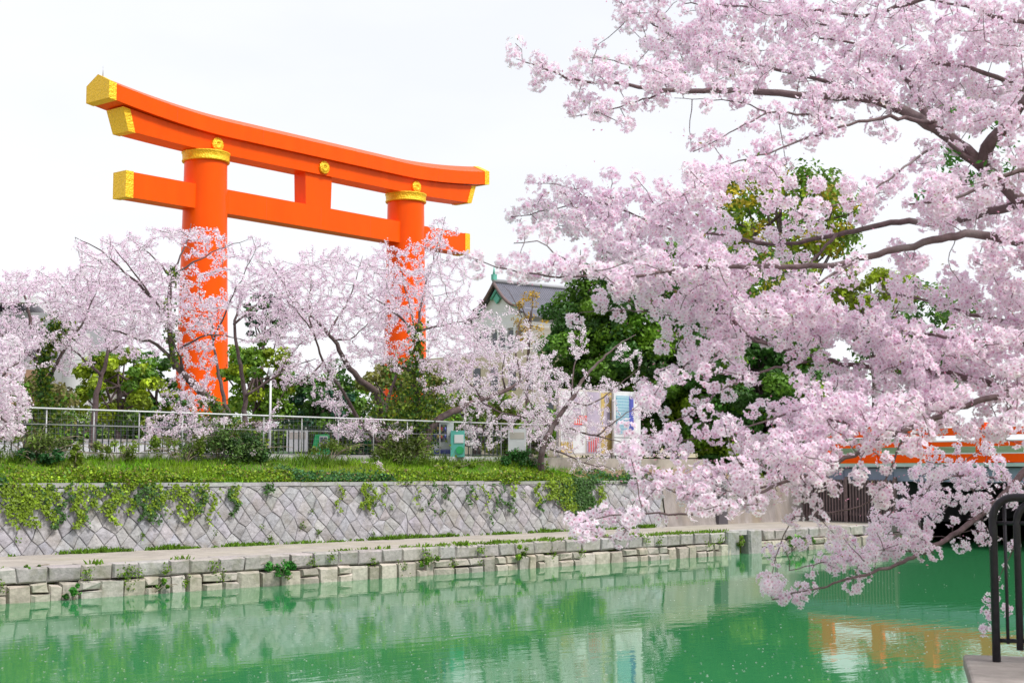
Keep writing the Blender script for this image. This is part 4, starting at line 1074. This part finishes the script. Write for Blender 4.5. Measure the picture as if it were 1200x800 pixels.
def tuft(mb, c, k, sp, hh, col, blade=.02):
    C = c + np.stack([rng.normal(0, sp, k), rng.normal(0, sp * .5, k), np.zeros(k)], 1)
    tip = np.stack([rng.normal(0, .5, k), rng.normal(0, .4, k) - .2, np.ones(k)], 1) * rng.uniform(.4, 1, (k, 1)) * hh
    a_ = rng.uniform(0, 6.28, k); sd_ = np.stack([np.cos(a_), np.sin(a_), 0 * a_], 1) * blade
    cc = np.clip(np.array(col) * np.exp(rng.normal(0, .25, (k, 1))), 0, .8)
    mb.add(np.stack([C - sd_, C + sd_, C + tip * .6 + sd_, C + tip, C + tip * .6 - sd_], 1).reshape(-1, 3), np.arange(k)[:, None] * 5 + np.arange(5)[None], np.repeat(cc, 5, 0))
for X in np.arange(-2, 36, .10):                        # foot of the stone wall
    dn = .5 + .5 * math.sin(X * .8 + 1.5 * math.sin(X * 2.1))
    if rng.random() < .25 + .6 * dn:
        tuft(mb, np.array([X, YW - .28 - rng.uniform(0, .16), ZP]), int(10 + 20 * dn), .08, .08 + .12 * dn * rng.random(), (.13, .26, .02))
for X in np.concatenate([np.arange(21, 34.8, .16), np.arange(3, 21, 1.1)]):    # kerb edge
    if rng.random() < (.75 if X > 24 else .4): tuft(mb, np.array([X + rng.normal(0, .1), YE + .12 + rng.uniform(0, .7) ** 2, ZP]), 26, .14, .09 + .06 * rng.random(), (.15, .27, .02))
for X in rng.uniform(8, 36, 34):                         # in the joints of the blocks
    z = rng.uniform(.2, .62); C = np.array([X, YE - .05, z]) + rng.normal(0, .05, (46, 3)) * np.array([1.6, .5, 1.5]); leaves(mb, C, .055, up=.4, col=(.15, .26, .02), shape=.8)
for X in rng.uniform(4, 34, 40):                         # in the joints of the wall
    z = rng.uniform(ZP + .1, ZP + 1.2); k = int(rng.uniform(8, 34)); C = np.array([X, lean(z) - .07, z]) + rng.normal(0, .045, (k, 3)); C[:, 1] = lean(C[:, 2]) - .08; leaves(mb, C, .055, up=.4, col=(.11, .2, .02), shape=.8)
for X in np.arange(7, 35, .16):                         # tall weeds at the foot of the fence
    dn = .5 + .5 * math.sin(X * .9 + 2 * math.sin(X * .5))
    y_ = YF - rng.uniform(.1, .9)
    tuft(mb, np.array([X, y_, float(bz(X, y_))]), int(8 + 22 * dn), .12, .18 + .38 * dn * rng.random(), (.17, .27, .03) if rng.random() < .6 else (.10, .20, .02), .012)
tag(mb.build('small_weeds', M['leaf']), 'small green weeds in joints and along the foot of the stone walls', 'weeds', kind='stuff')
def bush(name, label, u, v, Y, wpx, hpx, n, col, cat='plant', ls=.07):
    c = onY(u, v, Y); k = np.linalg.norm(c[:2]) / F; rx = wpx * k / 2; rz = hpx * k / 2
    base = c - np.array([0, 0, rz]); rt = empty(name, base); tag(rt, label, cat)
    nb = max(5, int(n / 70)); bc = unit(rng.normal(size=(nb, 3))) * rng.uniform(.15, 1.0, (nb, 1)) ** .5 * np.array([rx, rx * .6, rz]); bc[:, 2] = bc[:, 2] * rng.uniform(.6, 1.1, nb) + rz * .95
    w_ = rng.dirichlet(np.ones(nb) * 1.5); q = rng.choice(nb, n, p=w_); rb = rng.uniform(.16, .34, nb) * min(rx, rz * 1.6)
    dd = unit(rng.normal(size=(n, 3))); d = bc[q] + dd * (rb[q] * rng.uniform(.3, 1.15, n))[:, None]; d[:, 2] = np.maximum(d[:, 2], .02)
    cc = np.array(col) * np.exp(rng.normal(0, .28, (nb, 1))); 
    mb = MB(); leaves(mb, d, ls, N=dd, up=.4, col=cc[q], cvar=.3, shape=.6); mb.build('leaves', M['leaf'], rt)
    mb = MB()
    for j in range(max(6, int(wpx / 3.5))):
        e = bc[j % nb] * rng.uniform(1.0, 1.5); m_ = e * .5 + np.array([0, 0, rz * .35]); e2 = e + np.array([e[0] * .2, 0, -rz * .25 * rng.random()])
        mb.tube(smooth([(bc[j % nb][0] * .2, .02, 0), m_, e, e2]), .007, 4, cap=False)
    mb.build('stem', M['twig'], rt)
bush('weed_clump', 'round bright green weed at the waterline near the left edge', 86, 693, YE - .15, 22, 22, 420, (.06, .26, .03))
bush('weed_clump', 'wide low weed on the lower stone course, right of the round one', 180, 686, YE - .12, 46, 14, 420, (.12, .28, .02))
bush('weed_clump', 'large green weed on the embankment left of centre', 333, 664, YE - .2, 48, 20, 900, (.05, .24, .03))
bush('weed_clump', 'low green weed lying on the promenade edge at far left', 30, 664, YE + .3, 48, 8, 500, (.13, .30, .02))
bush('weed_clump', 'green weeds on the embankment in the middle', 505, 656, YE - .12, 44, 14, 520, (.13, .26, .02))
bush('weed_clump', 'green weeds hanging on blocks right of the middle', 607, 646, YE - .12, 26, 20, 380, (.17, .30, .02))
bush('weed_clump', 'weed inside the notch of the embankment', 870, 630, YE - .1, 20, 20, 300, (.14, .24, .02))
bush('weed_clump', 'row of lush weeds on the embankment below the slatted gate', 935, 633, YE - .2, 62, 16, 900, (.10, .28, .02))
bush('shrub', 'dark leafy shrub at the foot of the leaning left cherry', 290, 525, 35.6, 60, 44, 2600, (.035, .09, .02), 'shrub', .1)
bush('shrub', 'dark green shrub below the ivy at the fence on the left', 50, 535, 35.4, 80, 22, 2200, (.03, .12, .03), 'shrub', .1)
bush('shrub', 'olive shrub round the foot of the ivy clad cherry', 472, 528, 35.7, 90, 46, 3000, (.10, .15, .02), 'shrub', .1)
bush('shrub', 'deep green shrub at the right end of the fence', 612, 540, 35.4, 70, 26, 2600, (.03, .13, .02), 'shrub', .1)
bush('shrub', 'tangle of brambles along the fence left of the leaning cherry', 215, 524, 35.5, 110, 34, 1500, (.13, .20, .02), 'shrub', .08)
bush('shrub', 'low brambles below the leftmost ivy clad cherry', 40, 515, 35.7, 110, 46, 1700, (.12, .18, .03), 'shrub', .08)
bush('shrub', 'yellow green brambles along the fence right of the middle trunks', 520, 546, 35.2, 90, 22, 1300, (.17, .26, .02), 'shrub', .08)
bush('shrub', 'loose brambles hanging through the mesh fence below the middle cherry', 385, 526, 35.6, 90, 30, 900, (.15, .23, .03), 'shrub', .08)
bush('shrub', 'yellowish brambles round the concrete kerb between stump and leaning cherry', 140, 528, 35.5, 90, 30, 1000, (.17, .25, .03), 'shrub', .08)
bush('shrub', 'large shaggy shrub wrapped round the base of the two left cherries', 262, 522, 35.8, 120, 56, 2600, (.08, .15, .03), 'shrub', .09)
bush('ivy_stump', 'stump wrapped in yellow green ivy in the left grass', 88, 535, 34.8, 18, 34, 1300, (.16, .24, .02), 'stump', .09)
bush('shrub', 'dark hedge behind the mesh fence between the pillars', 425, 524, 38, 50, 18, 1600, (.02, .12, .04), 'shrub', .1)

# ------------------------------------------------------------------ near bank: plinth and railing
pc = at(1168, 775, 9.6)
ZPL = pc[2] + .0
pe = empty('stone_plinth', (pc[0], pc[1], 0)); tag(pe, 'stone corner block of the near bank under the black railing', 'plinth')
ax = unit(at(1240, 775, 9.5) - at(1168, 775, 9.6)); ax[2] = 0; ax = unit(ax); rzp = math.atan2(ax[1], ax[0])
mb = MB(); mb.box(-.16, 4.5, -.9, .30, -1.2, ZPL - .10); o = mb.build('block', M['plinth'], pe); o.rotation_euler[2] = rzp
mb = MB(); mb.box(-.20, 4.5, -.94, .34, ZPL - .10, ZPL); o = mb.build('cap_stone', M['plinth'], pe); o.rotation_euler[2] = rzp
bv = o.modifiers.new('bevel', 'BEVEL'); bv.width = .02; bv.segments = 2
ra = empty('railing', (pc[0], pc[1], ZPL), rzp); tag(ra, 'black steel hoop railing on the stone block at the lower right corner', 'railing')
RH = 1.08
def hoop(x0, x1, z0, z1, r, rad=.14, n=7):
    P_ = [(x0, 0, z0)]
    P_ += [(x0 + rad - rad * math.cos(a), 0, z1 - rad + rad * math.sin(a)) for a in np.linspace(0, math.pi / 2, n)]
    P_ += [(x1 - rad + rad * math.sin(a), 0, z1 - rad + rad * math.cos(a)) for a in np.linspace(0, math.pi / 2, n)]
    P_ += [(x1, 0, z0)]; return P_
mb = MB(); mb.tube(hoop(0, 3.6, 0, RH, .03), .027, 12); mb.build('outer_frame', M['rail'], ra)
for i, x in enumerate((.15, .75, 1.35, 1.95, 2.55)):
    mb = MB(); Pq = np.array(hoop(x, x + .46, .08, RH - .03, .03, .13)); Pq[:, 1] += .005; mb.tube(Pq, .024, 10); mb.build('hoop', M['rail'], ra)
for x in (.075, .68, 1.28, 1.88): mb = MB(); mb.tube([(x, 0, .12), (x, 0, RH - .02)], .011, 8); mb.build('rod', M['rail'], ra)
mb = MB(); mb.tube([(0, 0, .14), (3.6, 0, .14)], .014, 8); mb.build('lower_rail', M['rail'], ra)
mb = MB(); mb.tube([(0, 0, RH - .17), (3.6, 0, RH - .17)], .012, 8); mb.build('upper_rail', M['rail'], ra)
# near bank wall
mb = MB(); mb.box(pc[0] + 1.0, 80, YN - .3, YN - .02, -1.2, 1.32); mb.box(-40, pc[0] - .5, YN - .3, YN - .02, -1.2, 1.32)
tag(mb.build('near_bank_wall', M['concrete']), 'concrete bank wall on the near side, behind the stone corner block', 'wall')

# ------------------------------------------------------------------ the near cherry tree
tb = np.array([11.2, 2.4, 1.3])
root = empty('cherry_tree', tb); tag(root, 'near cherry tree in full pale pink bloom reaching in from the right', 'cherry tree')
LIMBS = [
 # (points (u, v, depth), first radius, last radius)
 ([(1560, 300, 9.0), (1380, 330, 8.9), (1270, 300, 8.8), (1195, 235, 8.8), (1150, 195, 8.8), (1138, 180, 8.8), (1100, 152, 8.9), (1060, 128, 8.9), (1010, 113, 9.0), (960, 114, 9.0), (900, 107, 9.1), (840, 106, 9.1), (780, 107, 9.1), (720, 96, 9.1), (680, 96, 9.1), (640, 81, 9.1), (612, 72, 9.1)], .085, .004),
 ([(1150, 195, 8.8), (1158, 165, 8.7), (1180, 150, 8.6), (1200, 120, 8.5), (1230, 60, 8.4)], .05, .02),
 ([(1150, 196, 8.8), (1125, 180, 8.75), (1112, 168, 8.7)], .03, .012),
 ([(1090, 145, 8.9), (1078, 118, 9.2), (1062, 95, 9.4), (1050, 60, 9.6)], .032, .008), ([(1040, 120, 8.9), (1028, 100, 8.8), (1018, 80, 8.7)], .018, .005),
 ([(1100, 144, 8.9), (1050, 137, 8.7), (1010, 142, 8.6), (960, 156, 8.5), (930, 168, 8.5), (900, 180, 8.4), (860, 190, 8.4), (822, 204, 8.4)], .017, .003),
 ([(985, 141, 8.9), (960, 136, 8.9), (925, 133, 8.8), (898, 131, 8.8), (870, 148, 8.7), (845, 162, 8.7), (812, 178, 8.7)], .010, .003), ([(898, 131, 8.8), (870, 120, 8.9), (840, 116, 8.9), (790, 115, 9)], .006, .002),
 ([(1330, 150, 9.6), (1200, 106, 9.6), (1150, 82, 9.5), (1110, 76, 9.5), (1080, 72, 9.5), (1045, 66, 9.4), (1000, 50, 9.4), (960, 45, 9.4)], .028, .006),
 ([(1000, 106, 9.3), (960, 92, 9.5), (905, 80, 9.6), (870, 74, 9.7), (830, 60, 9.7), (790, 45, 9.8), (760, 25, 9.8), (725, 2, 9.8)], .018, .004),
 ([(1010, 20, 10), (960, 12, 10), (900, 10, 10), (840, 6, 10), (800, 5, 10)], .012, .004), ([(1300, -60, 10), (1150, -20, 10), (1010, 20, 10)], .03, .012), ([(970, 30, 10), (920, 18, 10.1), (880, 16, 10.1)], .008, .003),
 ([(780, 107, 9.1), (745, 120, 9.0), (710, 130, 8.9), (672, 137, 8.9)], .008, .003),
 ([(1100, 170, 8.8), (1075, 182, 8.6), (1030, 222, 8.4), (985, 240, 8.3), (940, 250, 8.2)], .010, .003),
 ([(1270, 300, 8.8), (1200, 286, 8.6), (1165, 276, 8.5), (1130, 272, 8.5), (1100, 280, 8.4), (1060, 290, 8.4), (1010, 302, 8.3), (985, 310, 8.3), (940, 313, 8.3), (895, 312, 8.3), (855, 313, 8.2), (810, 313, 8.2), (745, 325, 8.1), (700, 324, 8.1), (650, 325, 8.1), (600, 318, 8.1), (558, 304, 8.1)], .036, .003),
 ([(1195, 240, 8.8), (1160, 248, 9.1), (1100, 264, 9.2), (1065, 258, 9.3), (1040, 260, 9.3), (1000, 272, 9.3), (940, 283, 9.4), (900, 286, 9.4), (870, 282, 9.4)], .032, .010),
 ([(980, 275, 9.3), (955, 303, 9.2), (925, 335, 9.1), (895, 362, 9.0)], .012, .004), ([(1005, 305, 8.3), (960, 330, 8.2), (920, 360, 8.2), (880, 372, 8.1)], .012, .003),
 ([(690, 322, 8.1), (655, 300, 8.2), (632, 282, 8.2), (602, 285, 8.2)], .007, .003), ([(900, 286, 9.4), (835, 272, 9.3), (785, 270, 9.3), (735, 248, 9.3), (690, 232, 9.3), (650, 245, 9.3), (600, 254, 9.3)], .012, .003), ([(735, 248, 9.3), (690, 232, 9.2), (655, 215, 9.2), (628, 215, 9.2)], .006, .002),
 ([(1400, 480, 8.4), (1280, 455, 8.4), (1200, 462, 8.3), (1140, 470, 8.2), (1085, 494, 8.1), (1040, 512, 8.0), (1000, 532, 8.0), (960, 555, 7.9), (920, 562, 7.9), (890, 577, 7.8), (850, 593, 7.8), (820, 603, 7.8), (790, 602, 7.8), (740, 600, 7.8), (680, 612, 7.8)], .030, .003),
 ([(975, 548, 7.9), (930, 562, 8.0), (890, 572, 8.1), (840, 579, 8.1), (800, 580, 8.1), (760, 564, 8.1), (735, 546, 8.1)], .010, .003),
 ([(1200, 462, 8.5), (1130, 440, 8.7), (1060, 430, 8.8), (1000, 428, 8.9), (972, 422, 8.9), (940, 414, 8.9), (905, 405, 8.9), (880, 397, 8.9), (845, 370, 9.0), (822, 355, 9.0), (790, 340, 9.0), (760, 328, 9.0), (700, 295, 9.0)], .024, .004),
 ([(885, 400, 8.9), (858, 375, 8.8), (838, 345, 8.7), (822, 315, 8.7), (806, 275, 8.7), (800, 250, 8.7)], .014, .004),
 ([(905, 405, 8.9), (870, 385, 9.1), (800, 372, 9.2), (740, 362, 9.2), (680, 366, 9.2)], .009, .003),
 ([(945, 424, 8.8), (910, 430, 8.6), (880, 440, 8.5), (845, 455, 8.5), (830, 470, 8.4), (800, 488, 8.4), (765, 510, 8.3)], .010, .003),
 ([(880, 397, 8.9), (845, 405, 8.7), (812, 420, 8.6), (785, 445, 8.5), (755, 470, 8.5)], .010, .003),
 ([(1000, 500, 8.2), (970, 490, 8.2), (938, 478, 8.3), (900, 492, 8.3), (860, 505, 8.3), (825, 514, 8.3), (800, 516, 8.3)], .009, .003),
 ([(1400, 500, 10.4), (1260, 480, 10.4), (1215, 530, 10.4), (1190, 566, 10.4), (1165, 590, 10.3), (1145, 606, 10.2), (1120, 625, 10.0), (1095, 640, 9.8), (1060, 658, 9.5), (1030, 668, 9.3), (990, 680, 9.1), (950, 690, 9.0), (905, 702, 9.0)], .044, .004),
 ([(1080, 648, 9.7), (1040, 640, 9.6), (1000, 655, 9.4), (960, 660, 9.2), (925, 668, 9.1)], .009, .003), ([(1150, 600, 10.2), (1140, 570, 10.1), (1110, 545, 10.0), (1085, 540, 10)], .010, .003),
 ([(1240, 590, 10.6), (1180, 560, 10.5), (1110, 555, 10.2), (1060, 590, 9.8), (1020, 620, 9.6)], .012, .004), ([(1060, 505, 8.1), (1040, 560, 8.1), (1020, 590, 8.1), (990, 600, 8.1), (930, 605, 8.1)], .008, .003),
 ([(1330, 380, 9.2), (1210, 380, 9.2), (1140, 370, 9.2), (1080, 350, 9.2), (1040, 345, 9.3)], .03, .006), ([(1330, 420, 8.4), (1180, 400, 8.4), (1100, 395, 8.5), (1020, 380, 8.6)], .025, .006),
 ([(1330, 30, 9), (1200, 30, 9), (1140, 10, 9.1), (1090, 0, 9.2)], .03, .006), ([(1330, 200, 8.3), (1240, 190, 8.3), (1190, 200, 8.2), (1120, 235, 8.2), (1060, 240, 8.2)], .03, .005),
]
wood = MB(); nodes = []; n2d = []
tp = smooth([tb + [0, 0, -.3], tb + [.1, .1, 1.0], tb + [-.3, .3, 2.0], at(1560, 300, 9.0)])
tpr, s = resample(tp, .1); wood.tube(tpr, .26 - .15 * s, 16)
for a_, b_ in (((1400, 480, 8.4)), tb + [-.05, .2, 1.3]), ((1400, 500, 10.4), tb + [0, .15, 1.1]), ((1330, 380, 9.2), tpr[int(len(tpr) * .8)]), ((1330, 420, 8.4), tpr[int(len(tpr) * .7)]), ((1330, 150, 9.6), at(1560, 300, 9)), ((1330, 30, 9), at(1560, 300, 9)), ((1330, 200, 8.3), at(1500, 310, 8.9)), ((1300, -60, 10), at(1560, 300, 9)), ((1240, 590, 10.6), tb + [-.0, .2, .9]):
    e_ = at(*a_); q_ = smooth([b_, (np.asarray(b_) + e_) / 2 + [0, 0, .12], e_]); q_, s = resample(q_, .1); wood.tube(q_, .07 - .035 * s, 10)
for pts, ra_, rb_ in LIMBS:
    P3 = np.array([at(*p) for p in pts]); Q = smooth(P3); Q, s = resample(Q, .06)
    Q[1:-1] += rng.normal(0, .004 + .05 * rb_, Q[1:-1].shape)
    wood.tube(Q, (ra_ + (rb_ - ra_) * s ** .75), 10 if ra_ > .02 else 6)
    nodes.append(Q)
nodes = np.concatenate(nodes)
# where the blossoms are, 25 px cells of the photograph from x = 550, y = 0
GRID = """00000007874998888888777888
00000002788988888888888888
00264565789988888888888888
00266787887888888888888888
00002654323544559988688888
00000443102334548622378888
00000000035533463101146656
00000000021334344304353668
00004545358954445345478888
00478888999644466565469999
00348988998765675354267777
01355599889876645543127686
36636789989886444566888689
00010378999996556433777888
00000457789999888877766789
00000000015899999888777899
00000000068666654579999999
00000000274257344899999999
00000000731352267999999888
00000001336225789999988867
00000004434678899996686676
00000027433578998645666655
00000015888888766454766744
00000113547665254246687744
00001878310000244457985624
00000102000000455778872421
00000000000000467653110110
00000000000003753110000000
00000000000001200000000000""".split()
def proj2(Pw):
    d = Pw - np.array([0, 0, H]); f = d @ FW; r = d @ RT; z = d[:, 2]
    yc = f * math.cos(PITCH) + z * math.sin(PITCH); zc = -f * math.sin(PITCH) + z * math.cos(PITCH)
    return np.stack([600 + F * r / yc, 400 - F * zc / yc, f], 1)
N2 = proj2(nodes)
T = []
for j, row in enumerate(GRID):
    for i, ch in enumerate(row):
        c_ = {'0': 0, '1': .10, '2': .2, '3': .32, '4': .42, '5': .52, '6': .64, '7': .77, '8': .89, '9': .955}[ch]
        lam = -math.log(1 - c_) * 625 / (245.0 if c_ > .7 else 400.0)
        for _ in range(rng.poisson(lam)):
            u = 550 + 25 * i + rng.uniform(0, 25); v = 25 * j + rng.uniform(0, 25)
            d2 = (N2[:, 0] - u) ** 2 + (N2[:, 1] - v) ** 2; q = int(d2.argmin())
            if d2[q] > 900 and rng.random() < .25: pass
            T.append(at(u, v, float(np.clip(N2[q, 2] + rng.normal(0, .28), 6.8, 11.2))))
for pts, ra_, rb_ in LIMBS:                              # blossoms hugging the thin ends of the limbs
    P3 = np.array([at(*p) for p in pts]); Q, s = resample(smooth(P3), .085)
    rr_ = ra_ + (rb_ - ra_) * s ** .75
    for q_, r_ in zip(Q[rr_ < .0095], rr_[rr_ < .0095]):
        if rng.random() < .72: T.append(q_ + rng.normal(0, .035, 3) + [0, 0, .015])
    T.append(Q[-1])
for u, v in ((1160, 718), (1178, 714), (1155, 737), (1162, 700), (1188, 640)): T.append(at(u, v, 10.1))
for _ in range(420): T.append(at(rng.uniform(1200, 1480), rng.uniform(-120, 560), rng.uniform(8, 9.8)))
for _ in range(160): T.append(at(rng.uniform(740, 1300), rng.uniform(-110, 0), rng.uniform(8.8, 10)))
T = np.array(T)
paths = grow(wood, nodes, T, .07, .0060, .0022, .10, 5, sag=.0)
reloc(wood, tb).build('trunk', M['bark_near'], root)
FC, FN = [], []
for Pp in paths:
    c = Pp[-1]; z_ = rng.beta(2.2, 1.6); k = int(5 + 24 * z_); R_ = .030 + .040 * z_
    d = unit(rng.normal(size=(k, 3))); FC.append(c + d * R_ * rng.uniform(.65, 1.05, (k, 1)) * np.array([1, 1, .9])); FN.append(d + rng.normal(0, .25, (k, 3)))
    D = np.linalg.norm(Pp[-1] - Pp[0])
    if D > .16:                                     # a few single flowers along the twig
        k = int(D * rng.uniform(10, 24)); i = rng.uniform(.3, 1, k) * (len(Pp) - 1); lo = np.minimum(i.astype(int), len(Pp) - 2)
        b_ = Pp[lo] + (Pp[lo + 1] - Pp[lo]) * (i - lo)[:, None]; d = unit(rng.normal(size=(k, 3))); FC.append(b_ + d * .03); FN.append(d)
BUD = np.concatenate([Pp[-1][None] + rng.normal(0, .05, (int(rng.integers(0, 5)), 3)) for Pp in paths])
FC = np.concatenate(FC); FN = np.concatenate(FN)
bl = MB(); flowers(bl, FC, FN, .0195, (.96, .875, .955))
leaves(bl, BUD, .016, col=(.72, .30, .45), cvar=.15, shape=.55)
reloc(bl, tb).build('blossoms', M['petal'], root)
mb = MB()
q_ = rng.random(len(paths)) < .12
C = np.concatenate([Pp[-1][None] + rng.normal(0, .03, (3, 3)) for Pp, f_ in zip(paths, q_) if f_]); leaves(mb, C, .028, up=.8, col=np.where(rng.random((len(C), 1)) < .5, [[.30, .24, .06]], [[.16, .30, .04]]), cvar=.2, shape=.4)
for u, v, k in ((1112, 188, 60), (1108, 208, 50), (1140, 208, 60), (1118, 128, 14), (1165, 148, 24), (1180, 170, 16), (1182, 195, 34), (1082, 225, 14), (1165, 160, 14)):
    C = at(u, v, 8.7) + rng.normal(0, .045, (k, 3)) * np.array([1.3, 1, .8]); leaves(mb, C, .05, up=.2, col=(.07, .25, .03), cvar=.3, shape=.4)
reloc(mb, tb).build('young_leaves', M['leaf'], root)
print('flowers', len(FC), 'targets', len(T))

# ------------------------------------------------------------------ petals on the water
mb = MB(); n = 900
u = rng.uniform(0, 1200, n); v = 660 + 150 * rng.random(n) ** .8
P_ = []
for a, b in zip(u, v):
    r_, f_ = ray(a, b); p = np.array([0, 0, H]) + r_ * (-H / r_[2])
    if YN < p[1] < YE - .3: P_.append((p[0], p[1], .006))
P_ = np.array(P_); k = len(P_)
leaves(mb, P_, .035, N=np.tile([0, 0, 20.0], (k, 1)), up=5, col=(.8, .72, .78), cvar=.08, shape=.8, fold=0)
tag(mb.build('floating_petals', M['petal']), 'scattered pale petals floating on the green water', 'petals', kind='stuff')
